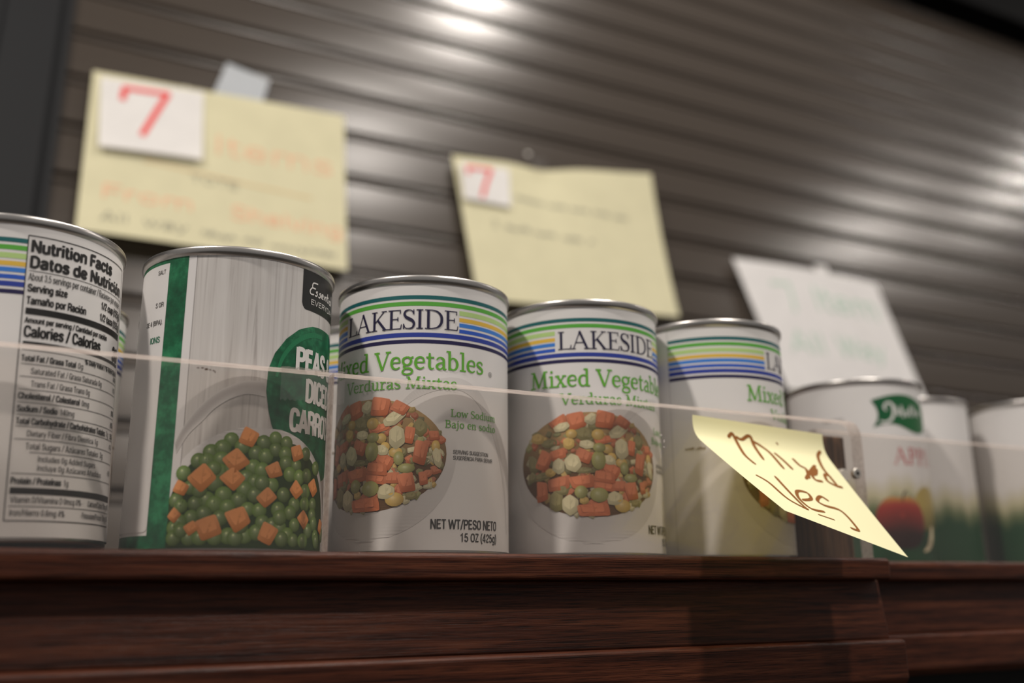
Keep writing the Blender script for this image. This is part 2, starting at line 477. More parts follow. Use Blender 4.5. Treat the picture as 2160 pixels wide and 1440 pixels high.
# ---- plain condensed sans letters (cap height 1, drawn as pen strokes)
SANS = {
 'A': (.60, [[(.04,0),(.3,1)],[(.3,1),(.56,0)],[(.14,.29),(.46,.29)]]),
 'B': (.58, [[(.1,0),(.1,1)],[(.1,.93),(.34,.93),(.45,.85),(.45,.66),(.34,.55),(.1,.54)],[(.1,.54),(.36,.53),(.49,.42),(.49,.18),(.38,.07),(.1,.07)]]),
 'C': (.57, [[(.5,.68),(.46,.86),(.3,.93),(.14,.86),(.09,.5),(.14,.14),(.3,.07),(.46,.14),(.5,.34)]]),
 'D': (.59, [[(.1,0),(.1,1)],[(.1,.93),(.34,.92),(.48,.76),(.5,.5),(.48,.24),(.34,.08),(.1,.07)]]),
 'E': (.52, [[(.1,0),(.1,1)],[(.1,.93),(.47,.93)],[(.1,.53),(.43,.53)],[(.1,.07),(.48,.07)]]),
 'F': (.48, [[(.1,0),(.1,1)],[(.1,.93),(.46,.93)],[(.1,.51),(.42,.51)]]),
 'G': (.60, [[(.5,.68),(.46,.86),(.3,.93),(.14,.86),(.09,.5),(.14,.14),(.3,.07),(.44,.14),(.5,.34),(.5,.46)],[(.3,.46),(.52,.46)],[(.51,.46),(.51,0)]]),
 'H': (.60, [[(.1,0),(.1,1)],[(.5,0),(.5,1)],[(.1,.52),(.5,.52)]]),
 'I': (.22, [[(.11,0),(.11,1)]]),
 'K': (.58, [[(.1,0),(.1,1)],[(.12,.42),(.5,1)],[(.22,.56),(.53,0)]]),
 'L': (.48, [[(.1,0),(.1,1)],[(.1,.07),(.46,.07)]]),
 'M': (.74, [[(.1,0),(.1,1)],[(.12,1),(.37,.1)],[(.37,.1),(.62,1)],[(.64,1),(.64,0)]]),
 'N': (.62, [[(.1,0),(.1,1)],[(.1,1),(.52,0)],[(.52,0),(.52,1)]]),
 'O': (.60, [[(.3,.93),(.14,.85),(.09,.5),(.14,.15),(.3,.07),(.46,.15),(.51,.5),(.46,.85),(.3,.93)]]),
 'P': (.55, [[(.1,0),(.1,1)],[(.1,.93),(.36,.93),(.47,.83),(.47,.6),(.36,.48),(.1,.47)]]),
 'R': (.58, [[(.1,0),(.1,1)],[(.1,.93),(.37,.93),(.48,.83),(.48,.62),(.37,.51),(.1,.5)],[(.34,.5),(.46,.38),(.48,.15),(.52,0)]]),
 'S': (.55, [[(.46,.72),(.43,.87),(.28,.93),(.13,.87),(.1,.71),(.17,.58),(.3,.51),(.43,.42),(.48,.27),(.43,.12),(.27,.07),(.12,.13),(.08,.3)]]),
 'T': (.50, [[(.25,0),(.25,1)],[(.02,.93),(.48,.93)]]),
 'U': (.60, [[(.1,1),(.1,.4),(.13,.15),(.3,.07),(.47,.15),(.5,.4),(.5,1)]]),
 'V': (.56, [[(.04,1),(.28,0)],[(.28,0),(.52,1)]]),
 'W': (.82, [[(.04,1),(.22,0)],[(.22,0),(.41,.95)],[(.41,.95),(.6,0)],[(.6,0),(.78,1)]]),
 'X': (.56, [[(.04,1),(.52,0)],[(.52,1),(.04,0)]]),
 'Y': (.54, [[(.04,1),(.27,.45)],[(.5,1),(.27,.45)],[(.27,.48),(.27,0)]]),
 'Z': (.50, [[(.05,.93),(.45,.93)],[(.44,.93),(.06,.07)],[(.05,.07),(.46,.07)]]),
 'a': (.51, [[(.09,.54),(.13,.64),(.25,.67),(.37,.62),(.4,.48),(.4,.15),(.43,0)],[(.4,.42),(.2,.37),(.09,.27),(.09,.13),(.2,.06),(.33,.1),(.4,.22)]]),
 'b': (.53, [[(.1,0),(.1,1)],[(.1,.5),(.17,.63),(.29,.67),(.41,.58),(.44,.36),(.41,.14),(.29,.06),(.17,.1),(.1,.22)]]),
 'c': (.48, [[(.41,.48),(.37,.62),(.25,.67),(.12,.59),(.09,.36),(.12,.14),(.25,.06),(.37,.11),(.41,.26)]]),
 'd': (.53, [[(.43,0),(.43,1)],[(.43,.5),(.36,.63),(.24,.67),(.12,.58),(.09,.36),(.12,.14),(.24,.06),(.36,.1),(.43,.22)]]),
 'e': (.51, [[(.1,.37),(.42,.37)],[(.42,.38),(.4,.57),(.26,.67),(.13,.59),(.09,.36),(.13,.14),(.26,.06),(.37,.1),(.42,.22)]]),
 'f': (.30, [[(.3,.94),(.19,.93),(.14,.82),(.14,.6)],[(.14,.7),(.14,0)],[(.02,.65),(.28,.65)]]),
 'g': (.53, [[(.43,.72),(.43,.4),(.43,0),(.38,-.15),(.25,-.2),(.13,-.16),(.1,-.08)],[(.43,.5),(.36,.63),(.24,.67),(.12,.58),(.09,.38),(.12,.17),(.24,.09),(.36,.13),(.43,.25)]]),
 'h': (.52, [[(.1,0),(.1,1)],[(.1,.48),(.17,.63),(.3,.67),(.41,.59),(.42,.42),(.42,0)]]),
 'i': (.22, [[(.11,0),(.11,.73)],[(.11,.86),(.11,1)]]),
 'l': (.22, [[(.11,0),(.11,1)]]),
 'm': (.80, [[(.1,0),(.1,.73)],[(.1,.48),(.17,.63),(.28,.67),(.38,.59),(.4,.42),(.4,0)],[(.4,.48),(.47,.63),(.58,.67),(.68,.59),(.7,.42),(.7,0)]]),
 'n': (.52, [[(.1,0),(.1,.73)],[(.1,.48),(.17,.63),(.3,.67),(.41,.59),(.42,.42),(.42,0)]]),
 'o': (.52, [[(.26,.67),(.13,.59),(.09,.36),(.13,.14),(.26,.06),(.39,.14),(.43,.36),(.39,.59),(.26,.67)]]),
 'p': (.53, [[(.1,-.24),(.1,.73)],[(.1,.5),(.17,.63),(.29,.67),(.41,.58),(.44,.36),(.41,.14),(.29,.06),(.17,.1),(.1,.22)]]),
 'r': (.34, [[(.1,0),(.1,.73)],[(.1,.44),(.15,.6),(.24,.66),(.34,.66)]]),
 's': (.46, [[(.38,.52),(.34,.64),(.23,.67),(.12,.62),(.1,.5),(.2,.4),(.33,.33),(.38,.2),(.33,.09),(.21,.06),(.1,.1),(.07,.23)]]),
 't': (.31, [[(.13,.9),(.13,.5),(.14,.16),(.2,.06),(.3,.07)],[(.02,.65),(.28,.65)]]),
 'u': (.52, [[(.42,.73),(.42,0)],[(.1,.73),(.1,.3),(.12,.12),(.23,.06),(.35,.1),(.42,.25)]]),
 'v': (.47, [[(.04,.73),(.235,0)],[(.235,0),(.43,.73)]]),
 'w': (.68, [[(.04,.73),(.19,0)],[(.19,0),(.34,.68)],[(.34,.68),(.49,0)],[(.49,0),(.64,.73)]]),
 'x': (.46, [[(.04,.73),(.42,0)],[(.42,.73),(.04,0)]]),
 'y': (.47, [[(.04,.73),(.24,.02)],[(.43,.73),(.24,.02),(.17,-.16),(.05,-.19)]]),
 'z': (.43, [[(.05,.66),(.38,.66)],[(.37,.66),(.06,.07)],[(.05,.07),(.39,.07)]]),
 '0': (.52, [[(.26,.93),(.13,.83),(.09,.5),(.13,.17),(.26,.07),(.39,.17),(.43,.5),(.39,.83),(.26,.93)]]),
 '1': (.52, [[(.3,0),(.3,1)],[(.3,.92),(.22,.8),(.1,.76)]]),
 '2': (.52, [[(.1,.68),(.14,.86),(.26,.93),(.39,.86),(.42,.7),(.33,.5),(.14,.27),(.09,.08)],[(.08,.07),(.43,.07)]]),
 '3': (.52, [[(.1,.72),(.14,.88),(.26,.93),(.38,.86),(.4,.7),(.34,.57),(.22,.53)],[(.22,.53),(.37,.47),(.43,.28),(.37,.12),(.25,.07),(.13,.13),(.09,.3)]]),
 '4': (.52, [[(.36,0),(.36,1)],[(.34,.97),(.06,.28)],[(.05,.24),(.47,.24)]]),
 '5': (.52, [[(.14,.93),(.41,.93)],[(.14,.95),(.11,.5)],[(.11,.5),(.24,.6),(.37,.53),(.43,.32),(.38,.13),(.25,.07),(.12,.13),(.09,.26)]]),
 '6': (.52, [[(.4,.74),(.36,.88),(.26,.93),(.14,.82),(.09,.45),(.13,.15),(.26,.07),(.39,.15),(.43,.33),(.38,.5),(.26,.56),(.14,.48),(.1,.36)]]),
 '7': (.50, [[(.06,.93),(.44,.93)],[(.43,.93),(.28,.5),(.19,0)]]),
 '%': (.76, [[(.2,.95),(.1,.87),(.1,.62),(.2,.53),(.3,.62),(.3,.87),(.2,.95)],[(.56,.47),(.46,.38),(.46,.13),(.56,.05),(.66,.13),(.66,.38),(.56,.47)],[(.54,1),(.22,0)]]),
 '/': (.34, [[(.04,-.04),(.3,1.02)]]), '(': (.28, [[(.23,1.04),(.12,.75),(.09,.42),(.12,.1),(.23,-.2)]]), ')': (.28, [[(.05,1.04),(.16,.75),(.19,.42),(.16,.1),(.05,-.2)]]),
 '.': (.22, [[(.11,0),(.11,.14)]]), '-': (.30, [[(.05,.36),(.25,.36)]]), '•': (.30, [[(.07,.36),(.23,.36)]]),
 '&': (.62, [[(.56,.0),(.16,.66),(.15,.84),(.26,.93),(.37,.84),(.34,.68),(.14,.42),(.09,.24),(.16,.1),(.28,.07),(.42,.16),(.53,.42)]]), ' ': (.24, []),
}
for ch, base in zip('óíéúá', 'oieua'):
    adv, stk = SANS[base]
    SANS[ch] = (adv, ([stk[0]] if base == 'i' else stk) + [[(adv / 2 - .04, .80), (adv / 2 + .08, 1.0)]])
SANS['ñ'] = (SANS['n'][0], SANS['n'][1] + [[(.12, .84), (.2, .92), (.32, .84), (.41, .92)]])

def text(art, body, u, v, cap, width, col, lift=0.20, weight=0.10, align='L', slant=0.0, rot=0.0):
    adv = sum(SANS[ch][0] for ch in body)
    sx = width / adv if width else cap
    w_ = adv * sx
    x = {'L': 0, 'C': -w_ / 2, 'R': -w_}[align]
    wd = weight * cap * min(1.0, .45 + .55 * sx / cap)
    for ch in body:
        a_, strokes = SANS[ch]
        for s in strokes:
            pts = []
            for q in s:
                px_, py_ = x + q[0] * sx + q[1] * cap * slant, q[1] * cap
                pts.append((u + px_ * cos(rot) - py_ * sin(rot), v + px_ * sin(rot) + py_ * cos(rot), wd))
            art.ribbon(pts, col, lift, sub=4)
        x += a_ * sx

def scribble(art, u, v, h, width, col, lift, w, seed=1, slope=0.0):
    """unreadable handwriting: uneven joined-up pen strokes in word-long runs"""
    rg = random.Random(seed)
    x = 0.0
    while x < width:
        run = min(width - x, rg.uniform(2.2, 4.5) * h)
        pts, q = [], 0.0
        while q < run:
            pts.append((u + x + q, v + slope * (x + q) + rg.uniform(0, .35) * h, w))
            pts.append((u + x + q + .2 * h, v + slope * (x + q) + rg.uniform(.5, 1.0) * h, w))
            q += rg.uniform(.35, .6) * h
        if len(pts) > 2:
            art.ribbon(pts, col, lift, sub=4)
        x += run + rg.uniform(.5, .9) * h

# ---- hand-drawn serif letters (cap height 1)
T, t_ = 0.13, 0.05
def st(x0, y0, x1, y1, w):
    return [(x0, y0, w), (x1, y1, w)]
CAPS = {
 'L': (0.74, [st(.2,0,.2,1,T), st(.04,.978,.36,.978,t_), st(.04,.022,.68,.022,t_), st(.67,0,.71,.24,t_)]),
 'A': (0.92, [st(.08,0,.42,1,t_), st(.40,1,.79,0,T), st(.2,.36,.64,.36,t_), st(-.03,.022,.2,.022,t_), st(.62,.022,.95,.022,t_)]),
 'K': (0.90, [st(.2,0,.2,1,T), st(.04,.978,.36,.978,t_), st(.04,.022,.36,.022,t_), st(.24,.42,.72,.98,t_), st(.37,.57,.80,.0,T), st(.58,.978,.86,.978,t_), st(.64,.022,.95,.022,t_)]),
 'E': (0.73, [st(.2,0,.2,1,T), st(.04,.978,.64,.978,t_), st(.2,.52,.52,.52,t_), st(.04,.022,.67,.022,t_), st(.635,1,.635,.80,t_), st(.52,.63,.52,.41,t_), st(.66,0,.70,.24,t_)]),
 'S': (0.63, [[(.53,.78,t_),(.48,.92,.05),(.34,.98,.05),(.17,.93,.09),(.11,.77,.12),(.18,.62,.14),(.34,.52,.16),(.50,.41,.14),(.56,.25,.12),(.49,.07,.09),(.31,.02,.05),(.15,.06,.05),(.08,.24,t_)], st(.545,1,.545,.74,t_), st(.07,.0,.07,.27,t_)]),
 'I': (0.40, [st(.2,0,.2,1,T), st(.04,.978,.36,.978,t_), st(.04,.022,.36,.022,t_)]),
 'D': (0.93, [st(.2,0,.2,1,T), st(.04,.978,.42,.978,t_), st(.04,.022,.42,.022,t_), [(.38,.978,t_),(.62,.91,.08),(.79,.72,.13),(.83,.5,.14),(.79,.28,.13),(.62,.09,.08),(.38,.022,t_)]]),
 'P': (0.72, [st(.2,0,.2,1,T), st(.04,.978,.36,.978,t_), st(.04,.022,.36,.022,t_), [(.2,.978,t_),(.48,.95,.08),(.60,.74,.14),(.48,.52,.08),(.2,.48,t_)]]),
}
W, h_ = 0.135, 0.085
LOW = {
 'M': (1.04, [st(.14,0,.19,1,h_), st(.18,1,.51,.05,.15), st(.5,.05,.83,1,h_), st(.83,1,.87,0,W), st(0,.035,.3,.035,h_), st(.70,.035,1.02,.035,h_), st(.02,.965,.22,.965,h_), st(.80,.965,1.0,.965,h_)]),
 'V': (0.80, [st(.08,1,.42,0,.15), st(.42,0,.73,1,h_), st(-.04,.965,.26,.965,h_), st(.58,.965,.86,.965,h_)]),
 'L': (0.68, [st(.2,0,.2,1,W), st(.04,.965,.36,.965,h_), st(.04,.035,.62,.035,h_), st(.60,0,.62,.24,h_)]),
 'S': (0.62, [[(.52,.78,h_),(.48,.92,h_),(.32,.97,h_),(.15,.90,.11),(.11,.74,.13),(.2,.6,.14),(.36,.5,.14),(.5,.4,.14),(.55,.24,.13),(.48,.08,.11),(.3,.03,h_),(.14,.06,h_),(.08,.24,h_)]]),
 'B': (0.74, [st(.2,0,.2,1,W), st(.04,.965,.4,.965,h_), st(.04,.035,.4,.035,h_), [(.3,.965,h_),(.52,.92,.1),(.58,.75,W),(.5,.57,.1),(.25,.52,h_)], [(.3,.52,h_),(.56,.47,.1),(.66,.28,.14),(.56,.08,.1),(.3,.035,h_)]]),
 'i': (0.38, [st(.2,0,.2,.68,W), st(.05,.64,.2,.64,h_), st(.04,.035,.36,.035,h_), [(.19,.84,.14),(.19,.98,.14)]]),
 'x': (0.60, [st(.1,.68,.5,0,W), st(.5,.68,.08,0,h_), st(0,.64,.24,.64,h_), st(.38,.64,.6,.64,h_), st(-.02,.035,.22,.035,h_), st(.36,.035,.62,.035,h_)]),
 'e': (0.56, [st(.12,.37,.5,.37,.07), [(.5,.36,.1),(.46,.58,.1),(.31,.655,h_),(.15,.56,.13),(.10,.34,.15),(.16,.12,.13),(.33,.03,h_),(.51,.12,.07)]]),
 'd': (0.66, [[(.5,.56,h_),(.34,.655,h_),(.17,.56,.12),(.11,.33,.15),(.17,.10,.12),(.32,.03,h_),(.5,.14,h_)], st(.5,0,.5,1.04,W), st(.34,1.0,.5,1.0,h_), st(.5,.035,.66,.035,h_)]),
 'g': (0.60, [[(.30,.66,h_),(.14,.58,.12),(.10,.43,.13),(.16,.29,.12),(.30,.23,h_),(.43,.29,.12),(.49,.44,.13),(.44,.59,.12),(.30,.66,h_)], [(.22,.25,.08),(.13,.15,.09),(.22,.06,.11),(.42,.04,.12),(.54,-.06,.12),(.50,-.21,.1),(.30,-.27,h_),(.12,-.22,.1),(.09,-.10,.1),(.2,.03,.08)], st(.44,.60,.60,.66,h_)]),
 't': (0.43, [[(.2,.88,.10),(.2,.5,W),(.2,.15,W),(.28,.03,.1),(.42,.07,.06)], st(.04,.64,.42,.64,h_)]),
 'a': (0.58, [[(.11,.52,h_),(.2,.63,h_),(.32,.655,h_),(.43,.56,W),(.45,.4,W),(.45,.12,W),(.50,.03,.1),(.59,.04,.06)], [(.45,.38,.07),(.25,.34,.1),(.12,.2,.14),(.17,.06,.1),(.3,.03,h_),(.45,.16,h_)]]),
 'b': (0.65, [st(.16,1.04,.16,0,W), st(0,1.0,.16,1.0,h_), [(.16,.52,h_),(.32,.655,h_),(.49,.56,.12),(.55,.34,.15),(.49,.12,.12),(.34,.03,h_),(.16,.12,h_)]]),
 'l': (0.37, [st(.2,1.04,.2,0,W), st(.04,1.0,.2,1.0,h_), st(.04,.035,.36,.035,h_)]),
 's': (0.50, [[(.41,.50,.06),(.38,.62,h_),(.25,.655,h_),(.12,.58,.11),(.12,.46,.13),(.26,.36,.15),(.40,.26,.13),(.41,.12,.11),(.28,.03,h_),(.13,.05,h_),(.08,.18,.06)]]),
 'r': (0.47, [st(.18,.68,.18,0,W), st(.03,.035,.4,.035,h_), st(.03,.64,.18,.64,h_), [(.18,.42,h_),(.28,.60,h_),(.38,.64,.11),(.46,.58,.13)]]),
 'u': (0.67, [[(.16,.68,W),(.16,.4,W),(.17,.16,W),(.26,.04,.1),(.38,.05,h_),(.5,.18,h_)], st(.5,.68,.5,0,W), st(.02,.64,.16,.64,h_), st(.37,.64,.5,.64,h_), st(.5,.035,.65,.035,h_)]),
 'w': (0.84, [st(.08,.68,.26,0,W), st(.25,0,.42,.62,h_), st(.42,.62,.60,0,W), st(.59,0,.76,.68,h_), st(-.03,.64,.22,.64,h_), st(.66,.64,.88,.64,h_)]),
 'o': (0.63, [[(.31,.655,h_),(.16,.57,.13),(.11,.34,.15),(.16,.11,.13),(.31,.03,h_),(.47,.11,.13),(.52,.34,.15),(.47,.57,.13),(.31,.655,h_)]]),
 'n': (0.67, [st(.17,.68,.17,0,W), st(.02,.64,.17,.64,h_), st(.03,.035,.32,.035,h_), [(.17,.46,h_),(.28,.62,h_),(.40,.655,.1),(.50,.55,W),(.51,.3,W),(.51,0,W)], st(.40,.035,.65,.035,h_)]),
 'm': (1.0, [st(.17,.68,.17,0,W), st(.02,.64,.17,.64,h_), st(.03,.035,.30,.035,h_), [(.17,.46,h_),(.27,.62,h_),(.38,.655,.1),(.47,.55,W),(.48,.3,W),(.48,0,W)], st(.37,.035,.6,.035,h_), [(.48,.46,h_),(.6,.62,h_),(.71,.655,.1),(.80,.55,W),(.82,.3,W),(.82,0,W)], st(.71,.035,.96,.035,h_)]),
 'j': (0.38, [[(.22,.68,W),(.22,.2,W),(.21,-.1,.12),(.12,-.26,.09),(-.02,-.24,.1)], st(.05,.64,.22,.64,h_), [(.21,.84,.14),(.21,.98,.14)]]),
 ' ': (0.34, []),
}
def serif(art, body, u0, u1, v, cap, col, font, lift=0.20):
    adv = sum(font[ch][0] for ch in body)
    sx = (u1 - u0) / adv
    x = u0
    for ch in body:
        a, strokes = font[ch]
        for s in strokes:
            pts = [(x + q[0] * sx, v + q[1] * cap, q[2] * min(cap, sx * 1.15)) for q in s]
            art.ribbon(pts, col, lift, sub=5)
        x += a * sx

# ---- positions of the printed pieces on the labels, in mm
CARROTS = [(0.2, 40.7, 3.5), (-3.6, 32.4, 4.0), (-4.9, 25.4, 3.8), (-15.1, 25.8, 4.4), (-22.4, 22.3, 2.7), (10.1, 29.3, 3.2), (7.9, 19.3, 3.5), (-11.6, 8.2, 4.3), (-2.0, 11.5, 4.2), (9.3, 5.5, 3.8), (20.0, 36.7, 3.2), (20.5, 23.1, 3.2), (30.2, 24.8, 3.2), (24.9, 12.2, 3.1), (-25.1, 12.8, 2.4), (-17.5, 8.2, 2.4), (38.9, 10.7, 2.7)]
PEAS = [(-5.8, 39.4), (-1.9, 37.0), (5.8, 39.0), (10.2, 41.0), (14.9, 39.7), (-8.6, 36.4), (-12.5, 34.8), (-16.6, 31.7), (-13.8, 31.7), (-8.8, 32.3), (3.1, 34.9), (6.7, 34.1), (10.5, 36.8), (14.6, 35.6), (2.4, 29.9), (5.6, 29.0), (-21.7, 27.4), (-9.0, 27.9), (15.1, 32.2), (19.9, 31.8), (-10.5, 23.8), (0.1, 26.1), (3.2, 24.7), (-18.7, 22.3), (9.6, 23.8), (17.0, 28.3), (21.7, 27.7), (25.9, 28.7), (-7.3, 19.8), (-0.2, 21.8), (-2.0, 18.1), (-12.8, 18.0), (-16.7, 16.7), (-10.2, 16.5), (-21.8, 15.8), (-24.7, 17.8), (-5.7, 15.5), (3.5, 20.1), (14.6, 20.7), (19.8, 17.4), (25.4, 22.7), (25.4, 18.1), (30.8, 18.3), (-13.4, 13.2), (-17.8, 11.9), (-7.9, 11.7), (1.3, 14.9), (5.4, 14.6), (12.7, 15.2), (17.9, 14.4), (-21.9, 10.3), (-25.0, 8.3), (-4.8, 5.5), (0.8, 5.6), (6.8, 10.5), (4.9, 6.9), (10.7, 9.7), (13.8, 8.8), (20.3, 10.1), (30.7, 14.2), (32.1, 11.3), (28.0, 8.4), (17.1, 6.3), (20.0, 4.6), (25.1, 4.6), (33.9, 6.6), (-24.1, 4.8), (-18.0, 4.8), (-14.3, 4.5), (-9.3, 3.7), (14.7, 3.7), (31.9, 32.1), (24.8, 36.7), (34.9, 4.5), (-21.1, 7.3), (-2.5, 3.8), (-15.5, 21.2), (-4.7, 29.0), (5.9, 24.4), (-11.1, 28.9), (13.5, 12.4), (-0.9, 8.8), (41.1, 7.5)]
PLATE_OUT = [(-26.0, 38.4), (-23.1, 44.1), (-19.7, 49.2), (-15.4, 53.7), (-11.0, 57.2), (-6.6, 59.5), (-2.1, 61.2), (4.7, 61.6)]
PLATE_IN = [(-25.1, 34.2), (-21.2, 40.9), (-16.3, 46.0), (-12.6, 50.3), (-8.2, 53.6), (-4.8, 55.3), (-0.8, 56.4), (5.4, 55.9)]
PLATE_EDGE = [(8.9, 44.4), (14.0, 44.1), (19.6, 42.1), (25.6, 38.5), (31.0, 34.8), (36.5, 29.3), (40.6, 23.0)]
BADGE = [(8.5, 45.0), (6.8, 50.8), (5.5, 58.2), (5.8, 66.5), (8.0, 72.9), (12.5, 79.3), (18.3, 84.2), (25.5, 86.9), (32.1, 87.6), (38.0, 85.3)]
VEG = [('o', -38.4, 39.1, 5.2, 7.4, 5), ('o', -15.1, 51.7, 7.8, 5.5, 0), ('o', -36.7, 51.7, 5.2, 3.7, 0), ('o', -30.5, 48.1, 7.1, 3.7, 0), ('o', -34.2, 34.0, 11.0, 3.1, 10), ('o', -27.9, 23.0, 6.5, 8.6, 0), ('o', -10.2, 55.3, 6.5, 3.7, 0), ('o', 10.9, 49.1, 5.2, 6.2, 0), ('o', -39.2, 33.7, 3.9, 4.9, 0), ('o', 7.8, 22.4, 4.5, 3.1, 0), ('o', -24.7, 27.5, 5.2, 3.7, 0), ('o', -15.5, 36.1, 11.7, 2.5, 0), ('c', -18.5, 57.8, 8.4, 6.8, 10), ('c', -26.5, 57.0, 7.8, 4.3, 35), ('c', -6.1, 49.3, 10.4, 3.1, 10), ('c', -15.4, 42.1, 6.5, 5.5, -20), ('c', -33.4, 40.5, 6.5, 8.0, -20), ('c', -26.8, 43.1, 7.1, 4.3, 20), ('c', -2.8, 36.2, 7.8, 4.9, -30), ('c', 11.2, 39.4, 5.2, 9.2, -10), ('c', 16.4, 45.9, 3.9, 3.7, 0), ('c', -26.5, 30.6, 9.1, 5.5, 10), ('c', -6.8, 29.1, 9.7, 3.7, -15), ('c', 0.2, 29.2, 5.8, 4.3, 0), ('c', 6.7, 46.3, 3.9, 6.2, -10), ('c', 12.3, 29.2, 3.2, 5.5, 0), ('y', -9.1, 51.4, 5.2, 4.3, 0), ('y', -21.8, 47.6, 5.2, 4.9, 0), ('y', -36.0, 50.4, 6.5, 4.3, 0), ('y', -5.0, 45.1, 4.5, 3.7, 0), ('y', -3.2, 41.6, 3.9, 3.7, 0), ('y', 1.3, 39.4, 5.2, 3.7, 0), ('y', 17.1, 41.7, 3.2, 4.3, 0), ('y', -30.1, 35.5, 4.5, 3.7, 0), ('y', -15.9, 23.2, 3.9, 3.1, 0), ('y', -20.5, 51.8, 4.5, 3.7, 0), ('y', 1.2, 21.0, 7.1, 4.9, 0), ('p', -11.9, 58.3, 5.2, 4.9, 0), ('p', 0.6, 53.2, 9.1, 4.9, 15), ('p', 1.6, 45.4, 6.5, 9.2, -5), ('p', -14.0, 47.1, 6.5, 3.7, 0), ('p', -20.2, 39.2, 7.1, 6.8, 20), ('p', -26.3, 37.7, 5.8, 6.2, 0), ('p', -2.6, 23.9, 7.1, 5.5, 5), ('p', -21.8, 21.6, 7.1, 8.0, 0), ('p', 17.8, 36.9, 3.2, 7.4, 0), ('p', -24.7, 55.0, 7.1, 3.7, 30), ('p', -4.5, 40.4, 5.2, 3.7, -30), ('c', -6.1, 58.4, 8.4, 7.4, 0), ('c', 2.8, 57.0, 6.5, 4.9, -20), ('c', -16.3, 31.4, 11.0, 4.9, 3), ('c', -6.6, 33.2, 9.7, 4.3, -10), ('c', -34.6, 27.4, 5.2, 8.0, 0), ('c', 5.8, 27.7, 6.5, 7.4, 5), ('c', -11.9, 19.4, 13.6, 5.5, 3), ('g', -9.1, 40.3, 5.8, 7.4, -10), ('g', -9.3, 25.5, 7.4, 5.5, 0), ('g', -17.0, 26.8, 5.2, 4.9, 0), ('g', 5.7, 33.0, 6.5, 3.4, 0), ('g', 2.6, 37.0, 3.9, 4.9, 0), ('g', -8.7, 45.7, 5.2, 3.7, 0)]
NOTE_STROKES = [[(18.2, 8.9), (21.3, 6.3), (22.0, 11.4), (19.0, 22.8), (19.8, 30.4)], [(22.8, 7.6), (25.8, 8.9), (30.4, 6.3), (31.9, 8.9), (28.9, 24.1)], [(31.9, 8.9), (35.7, 11.4), (38.0, 16.5), (37.2, 29.1)], [(41.0, 15.2), (42.6, 21.5), (43.3, 27.9)], [(46.4, 7.6), (47.1, 8.9)], [(50.2, 17.7), (50.9, 22.8), (53.2, 25.3), (49.4, 32.9)], [(62.3, 20.3), (54.7, 26.6), (46.4, 34.2)], [(52.4, 29.1), (57.0, 27.9), (60.8, 22.8), (54.7, 27.9), (53.2, 32.9), (57.8, 32.9)], [(73.0, 8.9), (69.2, 12.7), (66.1, 21.5), (66.1, 29.1), (66.1, 34.2)], [(66.9, 27.9), (63.8, 26.6), (61.6, 31.7), (65.4, 34.2), (69.2, 34.2)], [(11.4, 41.8), (15.2, 46.9), (16.0, 59.5), (23.6, 64.6)], [(25.1, 38.0), (23.6, 50.7), (22.8, 60.8), (23.6, 64.6)], [(27.4, 55.7), (35.7, 51.9), (37.2, 46.9), (30.4, 48.1), (25.8, 55.7), (27.4, 62.1), (36.5, 60.8)], [(48.6, 49.4), (45.6, 46.9), (39.5, 51.9), (41.8, 54.5), (50.2, 54.5), (52.4, 58.3), (51.7, 65.9), (50.2, 68.4), (45.6, 68.4)], [(28.1, 65.9), (38.0, 65.9)]]

# ------------------------------------------------------------------ the setting
floor = mesh_obj('floor', [(-4, -4, -1.06), (6, -4, -1.06), (6, 3, -1.06), (-4, 3, -1.06)], [(0, 1, 2, 3)], MAT['floor'])
tag(floor, 'dark carpet floor below the display counter', kind='structure')

SL = 0.27                                   # the shutter leans back
_n = math.hypot(1, SL)
E_UP = Vector((0, SL, 1)) / _n
E_OUT = Vector((0, -1, SL)) / _n
S0 = Vector((0, 0.62, 0.42))
def shut(x, q, off=0.0):
    return tuple(S0 + Vector((x, 0, 0)) + E_UP * q + E_OUT * off)

wall_back = empty('wall_back', S0)
tag(wall_back, 'brown metal roller shutter of horizontal slats leaning back behind the cans', kind='structure')
PITCH_Q, Q0 = 0.0674, -0.0195
prof_strips = [
    [(0.0000, -0.0130), (-0.0024, -0.0130)],
    [(-0.0024, -0.0130), (-0.0026, -0.0010)],
    [(-0.0026, -0.0010), (-0.0030, 0.0012), (-0.0042, 0.0027), (-0.0066, 0.0034), (-0.0098, 0.0032), (-0.0120, 0.0024)],
    [(-0.0120, 0.0024), (-0.0123, 0.0006)],
    [(-0.0123 - 0.0513 * i / 12, 0.0006 + 0.0004 * sin(pi * i / 12)) for i in range(13)],
    [(-0.0636, 0.0006), (-0.0643, 0.0000), (-0.0648, -0.0014)],
    [(-0.0648, -0.0014), (-0.0650, -0.0130)],
    [(-0.0650, -0.0130), (-0.0674, -0.0130)],
]
sv, sf = [], []
XA, XB = -0.026, 2.75
for strip in prof_strips:
    for i, (q, d) in enumerate(strip):
        for x in (XA, XB):
            p_ = Vector((x, 0, 0)) + E_UP * q + E_OUT * d
            sv.append(tuple(p_))
        if i:
            k = len(sv)
            sf.append((k - 4, k - 2, k - 1, k - 3))
sme = bpy.data.meshes.new('slat')
sme.from_pydata(sv, [], sf)
for p_ in sme.polygons:
    p_.use_smooth = True
sme.materials.append(MAT['slat'])
for k in range(-8, 13):
    o = bpy.data.objects.new('slat', sme)
    COL.objects.link(o)
    o.parent = wall_back
    o.location = E_UP * (Q0 + PITCH_Q * k)

